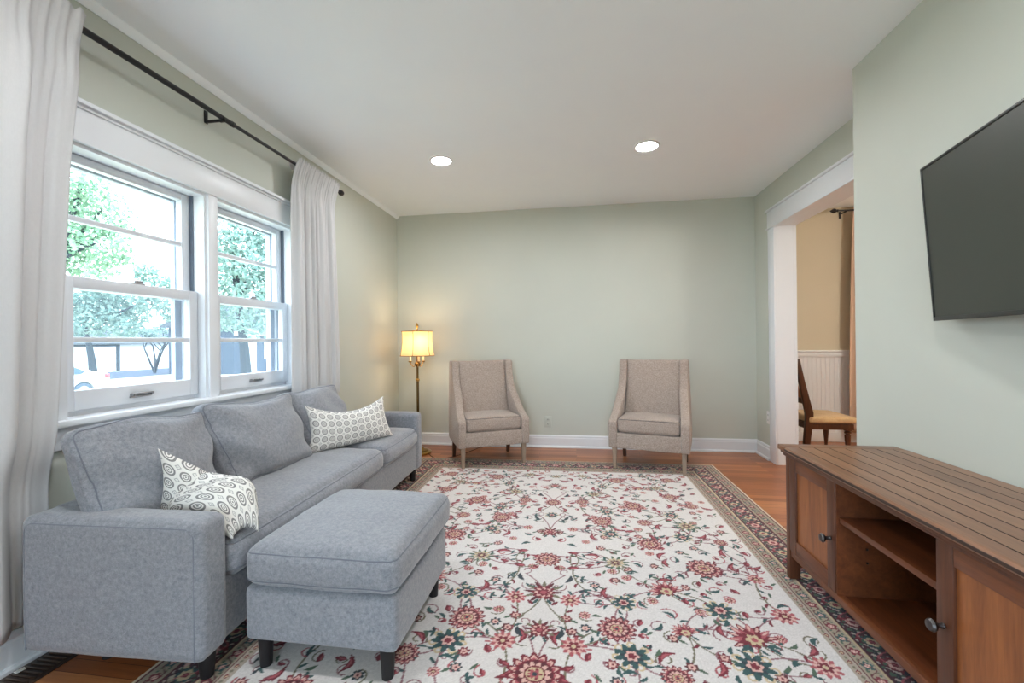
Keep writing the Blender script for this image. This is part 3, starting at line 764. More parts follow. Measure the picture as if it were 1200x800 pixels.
# ------------------------------------------------------------------ throw pillows
def soft_pillow(name, grid, thick, m, label, ear=.02, n=34, usize=.57, vsize=.3, prof=.42, creases=()):
    """grid: 2 rows (bottom, top) of control points along the length; quadratic or cubic interpolation by Bernstein"""
    rows = [[Vector(p) for p in r] for r in grid]
    def bern(pts, t):
        k = len(pts)-1; s = Vector((0, 0, 0))
        for i, p in enumerate(pts): s += math.comb(k, i)*(t**i)*((1-t)**(k-i))*p
        return s
    def cat(pts, t):
        k = len(pts)-1; i = min(k-1, int(t*k)); q = t*k-i
        p1, p2 = pts[i], pts[i+1]; p0 = pts[i-1] if i > 0 else 2*p1-p2; p3 = pts[i+2] if i < k-1 else 2*p2-p1
        return .5*((2*p1)+(-p0+p2)*q+(2*p0-5*p1+4*p2-p3)*q*q+(-p0+3*p1-3*p2+p3)*q**3)
    def P(u, v):
        pts = [(cat if len(r) > 3 else bern)(r, u) for r in rows]; return bern(pts, v)
    def Nn(u, v):
        e = 1e-3
        a = P(min(1, u+e), v)-P(max(0, u-e), v); b = P(u, min(1, v+e))-P(u, max(0, v-e))
        return a.cross(b).normalized()
    bm = bmesh.new(); uvl = bm.loops.layers.uv.new('UVMap')
    V = {}
    for side in (1, -1):
        for j in range(n+1):
            for i in range(n+1):
                u = .5-.5*math.cos(PI*i/n); v = .5-.5*math.cos(PI*j/n)
                edge = (i in (0, n) or j in (0, n))
                if edge and side == -1: V[side, i, j] = V[1, i, j]; continue
                p = P(u, v); f = (max(0, 16*u*(1-u)*v*(1-v)))**prof
                # edges draw in between the ears
                pu = ear*(4*v*(1-v)); pv = ear*(4*u*(1-u))
                uu = u+(.5-u)*2*pu*abs(2*u-1)**2; vv = v+(.5-v)*2*pv*abs(2*v-1)**2
                p = P(uu, vv)+Nn(uu, vv)*side*thick/2*f*math.prod(1-a_*math.exp(-((u-c_)/w_)**2) for c_, w_, a_ in creases)*(1+.10*math.sin(u*9+v*4)*(1-f*.5))
                V[side, i, j] = bm.verts.new(p)
    for side in (1, -1):
        for j in range(n):
            for i in range(n):
                q = [V[side, i, j], V[side, i+1, j], V[side, i+1, j+1], V[side, i, j+1]]
                ij = [(i, j), (i+1, j), (i+1, j+1), (i, j+1)]
                if side < 0: q = q[::-1]; ij = ij[::-1]
                f = bm.faces.new(q)
                for lp, (a, b) in zip(f.loops, ij):
                    lp[uvl].uv = ((.5-.5*math.cos(PI*a/n))*usize, (.5-.5*math.cos(PI*b/n))*vsize)
    return tag(obj(name, bm, m, angle=80), label, 'pillow')
soft_pillow('throw_pillow', [[(-1.535, 2.29, .445), (-1.40, 2.54, .42), (-1.24, 2.80, .455)], [(-1.58, 2.33, .72), (-1.43, 2.58, .600), (-1.30, 2.78, .72)]],
            .13, M['print_small'], 'cream lumbar pillow with small grey rings, upright at the lamp end of the sofa', ear=.05, usize=.57, vsize=.28)
soft_pillow('throw_pillow',
            [[(-1.50, 1.35, .445), (-1.42, 1.375, .44), (-1.40, 1.37, .44), (-1.42, 1.325, .46), (-1.27, 1.30, .49), (-1.135, 1.285, .435)],
             [(-1.475, 1.335, .715), (-1.38, 1.40, .635), (-1.33, 1.43, .60), (-1.29, 1.42, .61), (-1.19, 1.45, .565), (-1.10, 1.36, .425)]],
            .13, M['print_large'], 'crumpled cream pillow with larger grey rings, folded beside the near sofa arm', ear=.04, usize=.6, vsize=.34, creases=((.42, .12, .75),))

# ------------------------------------------------------------------ wing armchairs
def make_armchair(loc, rz, label):
    t = thing('armchair', label, 'armchair', loc, rz, 'beige wing armchairs by the far wall')
    W = .635; hw = W/2; tk = .07
    # side: front upright, sloping arm, wing
    prof = [(0, .185), (-.004, .39), (.006, .415), (.05, .435), (.12, .475), (.20, .545), (.245, .59), (.285, .625), (.325, .66), (.36, .72), (.385, .80), (.40, .893), (.41, .905), (.53, .905), (.545, .895), (.50, .45), (.475, .20), (.42, .185)]
    for s in (-1, 1):
        sb = xform(prism(prof, 'x', -tk/2, tk/2, .012, 3), T(s*(hw-tk/2), 0, 0))
        for v in sb.verts: v.co.x -= s*.022*max(0, min(1, (v.co.z-.42)/.2))
        sd = obj('side_panel', sb, M['tweed'], t, angle=50)
    # inner back: leaning slab with soft face
    bm = cushion(W-2*tk-.034, .10, .55, .022, (0, .012, 0), 22, .0015, 2.2)
    for v in bm.verts: v.co.x *= 1.0+.05*max(0, -v.co.z/.27)
    obj('backrest', xform(bm, T(0, .425, .628) @ R(-.20, 'X')), M['tweed'], t, angle=70)
    obj('outer_back', xform(prism([(.47, .20), (.50, .20), (.555, .90), (.52, .90)], 'x', -hw+tk+.012, hw-tk-.012, .006, 2), T(0, -.012, 0)), M['tweed'], t)
    c = obj('seat_cushion', xform(cushion(W-2*tk-.006, .44, .115, .028, (.002, .004, .016), 24, .002, 3.1), T(0, .222, .375)), M['tweed'], t, angle=70)
    lp = [(p[0], p[1]+.222, p[2]) for p in rect_loop(W-2*tk-.018, .43, .425, .02)]
    obj('piping', tube(lp, .0028, 6, closed=True), M['tweed_dark'], c)
    obj('front_rail', B((-hw+tk-.004, hw-tk+.004, .004, .06, .185, .312), bev=.008, seg=3), M['tweed'], t, angle=60)
    obj('seat_deck', B((-hw+tk-.004, hw-tk+.004, .06, .46, .20, .30)), M['tweed'], t)
    for s in (-1, 1):
        x = s*(hw-.045)
        bm = prism([(x-.017, .03-.017), (x+.017, .03-.017), (x+.017, .03+.017), (x-.017, .03+.017)], 'z', RUG, .20)
        for v in bm.verts:
            f = .72 if v.co.z < .05 else 1.15
            v.co.x = x+(v.co.x-x)*f; v.co.y = .035+(v.co.y-.03)*f
        obj('leg', bm, M['chair_leg'], t, smooth=False)
        x = s*(hw-.05)
        bm = prism([(x-.017, .44-.017), (x+.017, .44-.017), (x+.017, .44+.017), (x-.017, .44+.017)], 'z', .002, .20)
        for v in bm.verts:
            low = v.co.z < .05
            v.co.x = x+(v.co.x-x)*(.75 if low else 1.15); v.co.y += .05 if low else 0
        lg = obj('leg', bm, M['chair_leg_dark'], t, smooth=False); lg['label'] = 'darker splayed rear leg'
    return t
def chair_at(flx, fly, frx, fry, label):
    """place by the two front feet"""
    ang = math.atan2(fry-fly, frx-flx); mx, my = (flx+frx)/2, (fly+fry)/2
    ox, oy = 0, .035
    make_armchair((mx-(-math.sin(ang))*oy, my-math.cos(ang)*oy, 0), ang, label)
chair_at(-.965, 3.545, -.452, 3.80, 'beige wing armchair beside the lit brass floor lamp, turned slightly towards the TV stand')
chair_at(.318, 3.715, .842, 3.565, 'beige wing armchair nearer the dining room doorway, turned slightly towards the window')

# ------------------------------------------------------------------ floor lamp
def make_lamp():
    t = thing('floor_lamp', 'lit brass floor lamp with bell shade and candle arms in the corner behind the sofa', 'lamp', (-1.535, 4.05, 0))
    obj('base', lathe([(.125, .001), (.128, .012), (.12, .02), (.10, .024), (.095, .034), (.06, .042), (.05, .055), (.025, .07), (.016, .10)], 32), M['brass'], t)
    bm = lathe([(.0125, .10), (.0125, .72)], 20)
    p = obj('pole', bm, M['dark_brass'], t)
    obj('knop', lathe([(.012, .70), (.018, .708), (.022, .716), (.018, .724), (.013, .73)], 20), M['brass'], p)
    obj('pole', lathe([(.011, .73), (.011, .845), (.018, .85), (.024, .862), (.03, .875), (.02, .888), (.012, .895), (.008, .91), (.007, 1.215)], 20), M['dark_brass'], t)
    for k in range(3):
        a = -PI/2+.0+2*PI*k/3 + PI/6
        d = Vector((math.cos(a), math.sin(a), 0))
        pts = []
        for s in range(13):
            q = s/12; pts.append(d*(.012+.062*q)+Vector((0, 0, .868-.026*math.sin(q*PI)+.022*q*q)))
        arm = obj('arm', tube(pts, .0045, 8), M['brass'], t)
        cx, cy = (d*.074).x, (d*.074).y
        obj('drip_cup', lathe([(.006, .885), (.017, .893), (.019, .90), (.012, .902)], 16, center=(cx, cy)), M['brass'], arm)
        obj('candle_sleeve', lathe([(.0095, .90), (.0095, .985)], 14, center=(cx, cy)), M['candle'], arm)
        obj('bulb', lathe([(.006, .985), (.014, 1.01), (.017, 1.03), (.012, 1.055), (.003, 1.085)], 14, center=(cx, cy)), emit('warm_bulb', (1, .78, .5, 1), 16), arm)
        l = bpy.data.lights.new('candle_light', 'POINT'); l.energy = LAMP_W/3*1.0; l.color = (1, .75, .47); l.shadow_soft_size = .03
        lo = bpy.data.objects.new('candle_light', l); C.objects.link(lo); lo.parent = t; lo.location = (cx*1.0, cy*1.0, 1.115)
    # shade: softly waisted with vertical seams, open top and bottom
    prof = [(.165, .952), (.158, .985), (.150, 1.03), (.145, 1.08), (.144, 1.13), (.148, 1.18), (.150, 1.192)]
    sh = obj('lamp_shade', lathe(prof, 48, cap=False), M['shade'], t, angle=80)
    for r, z in ((.1655, .953), (.1505, 1.191)):
        obj('trim_band', tube([(r*math.cos(2*PI*k/48), r*math.sin(2*PI*k/48), z) for k in range(48)], .004, 6, closed=True), M['shade_trim'], sh)
    for k in range(6):
        a = -PI/2-.12+2*PI*k/6+.22
        obj('seam', tube([((r+.001)*math.cos(a), (r+.001)*math.sin(a), z) for r, z in prof], .0026, 6), M['shade_trim'], sh)
    obj('spider', tube([(-.148, 0, 1.186), (0, 0, 1.205), (.148, 0, 1.186)], .0025, 6), M['brass'], sh)
    obj('finial', lathe([(.004, 1.205), (.008, 1.215), (.005, 1.222), (.012, 1.236), (.016, 1.25), (.010, 1.264), (.003, 1.275)], 16), M['brass'], t)
    pts = [(.11, -.03, .006), (.16, -.10, .004), (.22, -.17, .004), (.30, -.19, .004), (.38, -.12, .004), (.46, .02, .004), (.52, .16, .004), (.56, .30, .004), (.56, .338, .05)]
    sm = []
    for i in range(len(pts)-1):
        p0 = Vector(pts[max(i-1, 0)]); p1 = Vector(pts[i]); p2 = Vector(pts[i+1]); p3 = Vector(pts[min(i+2, len(pts)-1)])
        for k in range(6):
            q = k/6; sm.append(.5*((2*p1)+(-p0+p2)*q+(2*p0-5*p1+4*p2-p3)*q*q+(-p0+3*p1-3*p2+p3)*q**3))
    sm.append(Vector(pts[-1]))
    obj('power_cord', tube(sm, .003, 6), M['cord'], t)
make_lamp()

# ------------------------------------------------------------------ media stand
def make_stand():
    X0, XB, Y0, Y1, ZT = .935, 1.382, .915, 2.11, .60
    t = thing('tv_stand', 'dark stained wooden media stand with plank top against the wall under the television', 'tv stand', (X0, Y0, 0))
    D, L = XB-X0, Y1-Y0
    # top: planks with V grooves, moulded front edge, breadboard end
    prof = [(-.02, ZT-.022), (-.024, ZT-.016), (-.024, ZT-.008), (-.018, ZT-.001), (-.01, ZT)]
    x = .036
    prof += [(x-.0025, ZT), (x, ZT-.005), (x+.0025, ZT)]
    for k in range(6):
        x += .062
        prof += [(x-.0025, ZT), (x, ZT-.005), (x+.0025, ZT)]
    prof += [(D+.012, ZT), (D+.012, ZT-.022)]
    top = obj('top', prism(prof, 'y', .06, L-.042), M['plank_top'], t, smooth=False)
    for y0, y1 in ((L-.042, L+.024), (-.024, .06)):
        obj('end_board', B((-.024, D+.012, y0, y1, ZT-.022, ZT, .004)), M['stand_top'], top)
    obj('top_moulding', B((-.016, D+.004, -.014, L+.014, ZT-.034, ZT-.021, .004), (-.008, D, -.006, L+.006, ZT-.046, ZT-.034, .003)), M['stand_frame'], t)
    zb, zt = .118, ZT-.045
    def post(y0, y1, z0): return (0, .045, y0, y1, z0, zt, .003)
    obj('corner_post', B(post(L-.03, L, RUG)), M['stand_frame'], t)
    obj('corner_post', B(post(0, .03, RUG)), M['stand_frame'], t)
    obj('corner_post', B((D-.045, D-.0, L-.03, L, .001, zt, .003)), M['stand_frame'], t)
    obj('corner_post', B((D-.045, D-.0, 0, .03, .001, zt, .003)), M['stand_frame'], t)
    obj('bottom_rail', B((.004, .03, .03, L-.03, zb-.006, zb+.022, .003)), M['stand_rail'], t)
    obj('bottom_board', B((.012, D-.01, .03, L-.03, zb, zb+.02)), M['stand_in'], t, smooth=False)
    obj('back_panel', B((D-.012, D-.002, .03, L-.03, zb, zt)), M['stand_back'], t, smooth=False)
    obj('side_panel', B((.045, D-.045, L-.024, L-.006, .06, zt)), M['stand_panel'], t, smooth=False)
    obj('side_panel', B((.045, D-.045, .006, .024, .06, zt)), M['stand_panel'], t, smooth=False)
    b0, b1 = .376, .819      # open bay
    obj('divider', B((.004, D-.012, b0-.018, b0, zb+.02, zt)), M['stand_rail'], t, smooth=False)
    obj('divider', B((.004, D-.012, b1, b1+.018, zb+.02, zt)), M['stand_rail'], t, smooth=False)
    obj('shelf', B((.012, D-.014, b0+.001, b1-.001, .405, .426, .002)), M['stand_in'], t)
    # shelf pin holes dots on the divider
    for z in (.26, .31, .34): obj('shelf_pin', B((.10, .106, b1-.004, b1+.001, z, z+.006)), M['pewter'], t)
    def door(y0, y1, ks):
        st, z0, z1 = .052, zb+.024, zt-.004
        d = obj('door', B((.009, .018, y0+st-.006, y1-st+.006, z0+.05, z1-.044)), M['stand_panel'], t, smooth=False)
        obj('door_stile', B((.0, .02, y0, y0+st, z0, z1, .003)), M['stand_frame'], d)
        obj('door_stile', B((0, .02, y1-st, y1, z0, z1, .003)), M['stand_frame'], d)
        obj('door_rail', B((.001, .02, y0+st, y1-st, z1-.05, z1, .003)), M['stand_rail'], d)
        obj('door_rail', B((.001, .02, y0+st, y1-st, z0, z0+.058, .003)), M['stand_rail'], d)
        yk = y0+.026 if ks < 0 else y1-.026
        bm = lathe([(.006, 0), (.008, .004), (.006, .010), (.0065, .018), (.014, .024), (.0165, .030), (.013, .036), (.004, .038)], 20)
        obj('knob', xform(bm, T(0, yk, .335) @ R(-PI/2, 'Y')), M['pewter'], d)
    door(b1+.004, L-.032, -1)
    door(.032, b0-.002, 1)
make_stand()

# ------------------------------------------------------------------ television on its bracket
def make_tv():
    a = math.radians(12)
    Q = Vector((1.34, 1.844, 1.141)); d = Vector((math.sin(a), math.cos(a), 0)); n = Vector((-d.y, d.x, 0))
    W, Hh, th, ph = 1.02, .58, .035, math.radians(3.5)
    t = thing('television', 'dark flat screen television tilted on the wall above the media stand', 'television', (0, 0, 0))
    up = (math.sin(ph)*n+math.cos(ph)*Vector((0, 0, 1))); nn = (-d).cross(up)
    if nn.dot(n) < 0: nn = -nn
    ex = -d
    mt = Matrix(((ex.x, up.x, nn.x, Q.x), (ex.y, up.y, nn.y, Q.y), (ex.z, up.z, nn.z, Q.z), (0, 0, 0, 1)))
    body = B((0, W, 0, Hh, -th, -.004, .005), (.2, W-.2, .08, Hh-.14, -th-.028, -th, .008))
    obj('housing', xform(body, mt), M['tv_frame'], t)
    b = .009
    obj('bezel', xform(B((0, W, Hh-b, Hh, -.006, .001, .001), (0, W, 0, b+.006, -.006, .001, .001), (0, b, b, Hh-b, -.006, .001, .001), (W-b, W, b, Hh-b, -.006, .001, .001)), mt), M['tv_frame'], t)
    s = NT('screen_panel'); s.color(s.mix(s.noise(s.coords(), 900, 1), rgb(50, 54, 48), rgb(56, 60, 53))); s.set(rough=.42, spec=.5)
    obj('screen', xform(B((b, W-b, b+.006, Hh-b, -.005, -.002)), mt), s.m, t, smooth=False)
    # articulated arm back to a wall plate
    c = mt @ Vector((W*.5, Hh*.5, -th-.028))
    obj('wall_bracket', B((XN-.022, XN-.001, c.y-.05, c.y+.10, c.z-.1, c.z+.1, .003), (c.x-.005, XN-.02, c.y-.02, c.y+.02, c.z-.03, c.z+.03, .004)), M['black_metal'], t)
make_tv()

# ------------------------------------------------------------------ curtains
def curtain(name, y0, y1, ztop, zbot, label, m, edge_fn, folds, xc=-1.80, amp=.028, seed=0., rodr=.014, group=None, pleats=(), low=(-1.835, .8)):
    nu, nv = 150, 60
    me_v = []; rn = random.Random(seed)
    for j in range(nv+1):
        f = j/nv; z = ztop-(ztop-zbot)*f
        ya, yb = edge_fn(f)
        for i in range(nu+1):
            u = i/nu; y = ya+(yb-ya)*u
            ph = u*folds*2*PI+.5*math.sin(u*7+seed)
            sh = 2*abs(math.sin(ph/2+.35*f*math.sin(seed+3*u)))-1
            big = .75*sh+.35*math.sin(2.3*ph+seed)
            small = math.sin(ph*5.3+seed)+.7*math.sin(ph*8.7+1+seed+.6*math.sin(ph))
            k = min(1, max(0, (f-.02)/.16)); k = k*k*(3-2*k)
            top = max(0, 1-f/.10)
            k2 = min(1, max(0, (f-.70)/.10)); k2 = k2*k2*(3-2*k2)
            x = xc+.052*top*top+(big*amp*(.12+.88*k)+small*.0065*math.exp(-f*11)*min(1, .25+f*30))*(1-k2*(1-low[1]))+(low[0]-xc)*k2
            for c_, dr_, w_, a_ in pleats:
                x -= a_*k*(1-.5*k2)*math.exp(-((u-c_-dr_*f)/w_)**2)
            zz = z + (.006*small if f < .01 else 0) + .008*math.sin(ph+seed)*max(0, f-.97)/.03
            me_v.append((x, y, zz))
    bm = bmesh.new(); vs = [bm.verts.new(p) for p in me_v]
    for j in range(nv):
        for i in range(nu):
            q = j*(nu+1)+i; bm.faces.new((vs[q], vs[q+1], vs[q+nu+2], vs[q+nu+1]))
    o = bpy.data.objects.new(name, None); C.objects.link(o); o.location = (0, 0, 0); tag(o, label, 'curtain', group)
    pn = obj('panel', bm, m, o, angle=180)
    sol = pn.modifiers.new('thickness', 'SOLIDIFY'); sol.thickness = .003; sol.offset = 0
    # back of the rod pocket
    bm = bmesh.new(); n = 60; rows = []
    for j in range(7):
        a = PI*.5+PI*j/6
        row = []
        for i in range(n+1):
            u = i/n; ya, yb = edge_fn(0); y = ya+(yb-ya)*u; w = .0025*math.sin(u*folds*19+seed)
            row.append(bm.verts.new((xc-.002+math.cos(a)*(rodr+.006+w), y, ztop-.042+.03*math.sin(a)+w)))
        rows.append(row)
    for a, b in zip(rows, rows[1:]):
        for i in range(n): bm.faces.new((a[i], a[i+1], b[i+1], b[i]))
    hd = obj('rod_pocket', bm, m, o, angle=180)
    bm = bmesh.new()
    return o
ROD_X, ROD_Z = -1.788, 2.25
curtain('curtain', .55, 1.42, 2.29, .145, 'long cream linen curtain at the near end of the window, behind the sofa arm', M['linen'],
        lambda f: (.50, 1.365-.035*max(0, 1-f/.10)-.05*min(1, f/.25)-.05*max(0, min(1, (f-.25)/.5))), 3.2, xc=ROD_X-.012, amp=.034, seed=1.4, pleats=((.56, .05, .012, .020), (.70, .07, .011, .022), (.84, .03, .014, .020), (.93, -.02, .010, .012)))
curtain('curtain', 2.54, 3.06, 2.285, .105, 'cream linen curtain at the lamp end of the window', M['linen'],
        lambda f: (2.555-.015*f, 3.045+.06*min(1, f/.6)), 4.0, xc=ROD_X-.012, amp=.020, seed=3.0, pleats=((.22, .03, .02, .016), (.38, .04, .016, .018), (.52, .02, .015, .018), (.66, -.01, .014, .018), (.8, .02, .014, .016)), low=(-1.866, .3))
def make_rod():
    t = thing('curtain_rod', 'black curtain rod with ball finial above the double window', 'curtain rod', (ROD_X, 0, ROD_Z))
    obj('pole', xform(lathe([(.0125, 0), (.0125, 1.62), (.0145, 1.622), (.0145, 1.64), (.012, 1.642)], 18), R(-PI/2, 'X') @ T(0, 0, .42)), M['black_metal'], t)
    obj('pole', xform(lathe([(.0095, 0), (.0095, 1.05)], 18), R(-PI/2, 'X') @ T(0, 0, 2.04)), M['black_metal'], t)
    obj('finial', xform(lathe([(.008, 0), (.012, .004), (.008, .012), (.017, .022), (.022, .036), (.020, .050), (.010, .062), (.002, .064)], 20), R(-PI/2, 'X') @ T(0, 0, 3.085)), M['black_metal'], t)
    obj('finial', xform(lathe([(.008, 0), (.012, .004), (.008, .012), (.017, .022), (.022, .036), (.020, .050), (.010, .062), (.002, .064)], 20), R(PI/2, 'X') @ T(0, 0, -.42)), M['black_metal'], t)
    for y in (.47, 1.985, 3.062):
        b = obj('bracket', B((XL-ROD_X+.001, XL-ROD_X+.006, y-.011, y+.011, -.02, .045, .002), (XL-ROD_X+.005, .006, y-.006, y+.006, -.018, -.006, .002), (-.016, .016, y-.006, y+.006, -.022, -.010, .003), (.011, .016, y-.006, y+.006, -.020, .002, .001)), M['black_metal'], t)
make_rod()

# ------------------------------------------------------------------ ceiling lights
def make_light(x, y, label):
    t = thing('ceiling_light', label, 'ceiling light', (x, y, H), 0, 'recessed ceiling lights')
    bm = bmesh.new(); lathe([(.066, -.001), (.070, -.006), (.078, -.008), (.086, -.004), (.087, .0)], 36, bm=bm, cap=False)
    obj('trim_ring', bm, M['white_plastic'], t)
    obj('diffuser', lathe([(.066, -.0015), (.05, -.003), (.001, -.004)], 36), emit('downlight_glow', (.98, .98, 1.0, 1), DOWNLIGHT), t)
make_light(-.978, 3.115, 'round recessed ceiling light on the window side of the ceiling')
make_light(.51, 3.127, 'round recessed ceiling light on the doorway side of the ceiling')
make_light(-.978, .85, 'added unseen recessed ceiling light above the near sofa arm, window side')  # out of view, added to brighten the room
make_light(.51, .85, 'added unseen recessed ceiling light above the near end of the media stand, television side')  # likewise added out of view, as extra fill from above

# ------------------------------------------------------------------ outlets, vent, scrap
def outlet(x, y, z, rz, m, label):
    t = thing('wall_outlet', label, 'outlet', (x, y, z), rz)
    obj('cover_plate', B((-.035, .035, -.006, 0, -.058, .058, .003)), m, t)
    for s in (-1, 1):
        r = obj('receptacle', B((-.016, .016, -.009, -.004, s*.024-.014, s*.024+.014, .003)), m, t)
        obj('slot', B((-.008, -.005, -.0095, -.008, s*.024-.005, s*.024+.006), (.005, .008, -.0095, -.008, s*.024-.005, s*.024+.006)), M['tv_frame'], r)
outlet(XR, 4.155, .375, -PI/2, M['white_plastic'], 'white electrical outlet low on the wall beside the doorway casing')
outlet(-.285, YB, .26, 0, M['wall'], 'sage painted electrical outlet low on the far wall between the armchairs')
def make_vent():
    t = thing('floor_register', 'dark bronze floor register beside the near end of the sofa', 'floor vent', (-1.795, 1.19, 0))
    bm = B((-.06, .06, -.14, .14, .0, .004, .001))
    obj('frame', bm, M['vent'], t)
    for j in range(14):
        y = -.12+j*.0172
        obj('slat', B((-.045, .045, y, y+.007, .004, .0075, .001)), M['vent_slat'], t)
make_vent()
tag(obj('paper_scrap', prism([(-1.845, 1.165), (-1.828, 1.162), (-1.822, 1.185), (-1.838, 1.19)], 'z', .0085, .0105), M['paper'], smooth=False), 'tiny white paper scrap on the floor register', 'paper')

# ------------------------------------------------------------------ dining room furniture
def make_dining_chair():
    x0, x1, y0, y1 = 2.02, 2.37, 4.10, 4.50
    t = thing('dining_chair', 'dark wooden dining chair with tan cushioned seat seen through the doorway', 'chair', (x0, y0, 0))
    W, D = y1-y0, x1-x0
    wd = M['dining_wood']
    # rear legs run up into the back posts
    for y in (.0, W-.04):
        pr = [(-.06, .0), (-.02, .0), (.03, .37), (.03, .43), (-.035, .70), (-.075, .90), (-.115, .90), (-.08, .70), (-.03, .42), (-.03, .36)]
        obj('back_post', prism(pr, 'y', y, y+.04, .005, 2), wd, t)
    obj('crest_rail', xform(prism([(-.088, .82), (-.116, .90), (-.136, .90), (-.104, .80)], 'y', .0, W, .005, 2), T(0, 0, 0)), wd, t)
    obj('lower_rail', prism([(-.012, .50), (-.034, .555), (-.052, .555), (-.028, .50)], 'y', .04, W-.04, .003, 2), wd, t)
    obj('splat', prism([(-.03, .55), (-.10, .82), (-.112, .82), (-.044, .55)], 'y', .07, W-.07, .003, 2), M['stand_panel'], t)
    obj('seat_rail', B((-.02, D, .005, .03, .285, .335, .003), (-.02, D, W-.03, W-.005, .285, .335, .003), (D-.03, D, .03, W-.03, .285, .335, .003), (-.02, .01, .03, W-.03, .285, .335, .003)), wd, t)
    obj('seat', xform(cushion(D+.03, W+.02, .055, .02, (.003, .003, .012), 18, .001), T(D/2+.005, W/2, .368)), M['seat_fabric'], t, angle=70)
    for y in (.035, W-.035):
        obj('leg', lathe([(.012, .001), (.016, .06), (.012, .08), (.022, .19), (.024, .235), (.014, .245), (.026, .252), (.026, .262), (.015, .268), (.03, .276), (.03, .30)], 16, center=(D-.035, y)), wd, t)
make_dining_chair()
cz = 2.375
curtain_x0 = 2.44
def dining_curtain():
    o = thing('curtain', 'tan curtain in the dining room hanging past the chair seat', 'curtain', (0, 0, 0))
    nu, nv = 90, 40; bm = bmesh.new(); vs = []
    for j in range(nv+1):
        f = j/nv; z = cz+.03-(cz+.03-.12)*f
        for i in range(nu+1):
            u = i/nu; x = 2.80-.05*math.sin(f*PI*.5)+.60*u
            y = DYB-.125+.02*math.sin(u*2*PI*4+.6)*(.4+.6*min(1, f*5))
            vs.append(bm.verts.new((x, y, z)))
    for j in range(nv):
        for i in range(nu):
            q = j*(nu+1)+i; bm.faces.new((vs[q], vs[q+1], vs[q+nu+2], vs[q+nu+1]))
    pn = obj('panel', bm, M['tan_linen'], o, angle=180)
    s = pn.modifiers.new('thickness', 'SOLIDIFY'); s.thickness = .003; s.offset = 0
    obj('hem', B((2.76, 3.34, DYB-.151, DYB-.148, .395, .400)), M['tan_linen'], o)
    t = thing('curtain_rod', 'black curtain rod with pointed finial in the dining room', 'curtain rod', (2.66, DYB-.125, cz))
    obj('pole', xform(lathe([(.009, 0), (.009, 1.3)], 14), R(PI/2, 'Y')), M['black_metal'], t)
    obj('finial', xform(lathe([(.008, 0), (.014, .004), (.010, .012), (.022, .03), (.024, .045), (.016, .06), (.003, .078)], 18), R(-PI/2, 'Y')), M['black_metal'], t)
    obj('bracket', B((.075, .087, .005, .124, -.012, -.002, .001), (.072, .09, .118, .124, -.05, .02, .001)), M['black_metal'], t)
dining_curtain()
def make_pendant():
    t = thing('pendant_lamp', 'dining room pendant lamp with white glass bowl', 'lamp', (3.35, 2.9, 0))
    obj('canopy', lathe([(.06, H-.02), (.06, H)], 24), M['dark_brass'], t)
    obj('stem', lathe([(.006, 1.85), (.006, H-.02)], 12), M['dark_brass'], t)
    obj('bowl', lathe([(.001, 1.68), (.08, 1.70), (.13, 1.75), (.15, 1.81), (.145, 1.84), (.02, 1.85)], 28), emit('warm_bowl', (1, .92, .80, 1), DINING_W), t)
make_pendant()

# ------------------------------------------------------------------ outdoors
G = -.90
def ext_mat(name, c, sc=3.0, var=.15):
    t = NT(name); f = t.noise(t.coords(), sc, 4)
    t.color(t.mix(f, tuple(x*(1-var) for x in c[:3])+(1,), c)); t.set(rough=.9, spec=.1); return t.m
M['lawn'] = ext_mat('dry_lawn', rgb(186, 184, 158), 2.0, .2)
M['asphalt'] = ext_mat('road', rgb(66, 74, 88), 1.0)
M['ext_white'] = ext_mat('white_siding', rgb(226, 228, 230))
M['ext_grey'] = ext_mat('grey_siding', rgb(70, 80, 96))
M['bark'] = ext_mat('bark', rgb(52, 58, 66))
M['roof'] = ext_mat('roof_shingle', rgb(84, 90, 98))
M['car_paint'] = ext_mat('white_car_paint', rgb(222, 226, 232)); 
M['car_glass'] = plain('car_glass', rgb(70, 92, 112), .15)
M['tyre'] = plain('tyre', rgb(74, 88, 104), .8)
M['tail'] = plain('tail_lamp', rgb(196, 70, 76), .3)
struct('ground', B((-70, XL-.2, -30, 80, G-.2, G)), M['lawn'], smooth=False)
struct('ground', B((XL-.2, 12, -30, YF-.15, G-.2, G)), M['lawn'], smooth=False)  # unseen ground added outside the glazed doors, bounces daylight up to the ceiling
struct('road', B((-35, -27.5, -30, 80, G, G+.012)), M['asphalt'], smooth=False)
def leaf_mat(name, c1, c2):
    t = NT(name); oi = t.n('ShaderNodeNewGeometry')
    col = t.mix(oi.outputs['Random Per Island'], c1, c2); t.color(col); t.set(rough=.7, spec=.2)
    tl = t.n('ShaderNodeBsdfTranslucent'); t.l(col, tl.inputs['Color']); mx = t.n('ShaderNodeMixShader'); mx.inputs['Fac'].default_value = .4
    t.l(t.b.outputs[0], mx.inputs[1]); t.l(tl.outputs[0], mx.inputs[2]); t.l(mx.outputs[0], t.out.inputs['Surface']); return t.m
M['leaf_a'] = leaf_mat('green_leaves', rgb(98, 136, 108), rgb(158, 180, 154))
M['leaf_b'] = leaf_mat('blue_green_leaves', rgb(98, 130, 122), rgb(154, 174, 162))
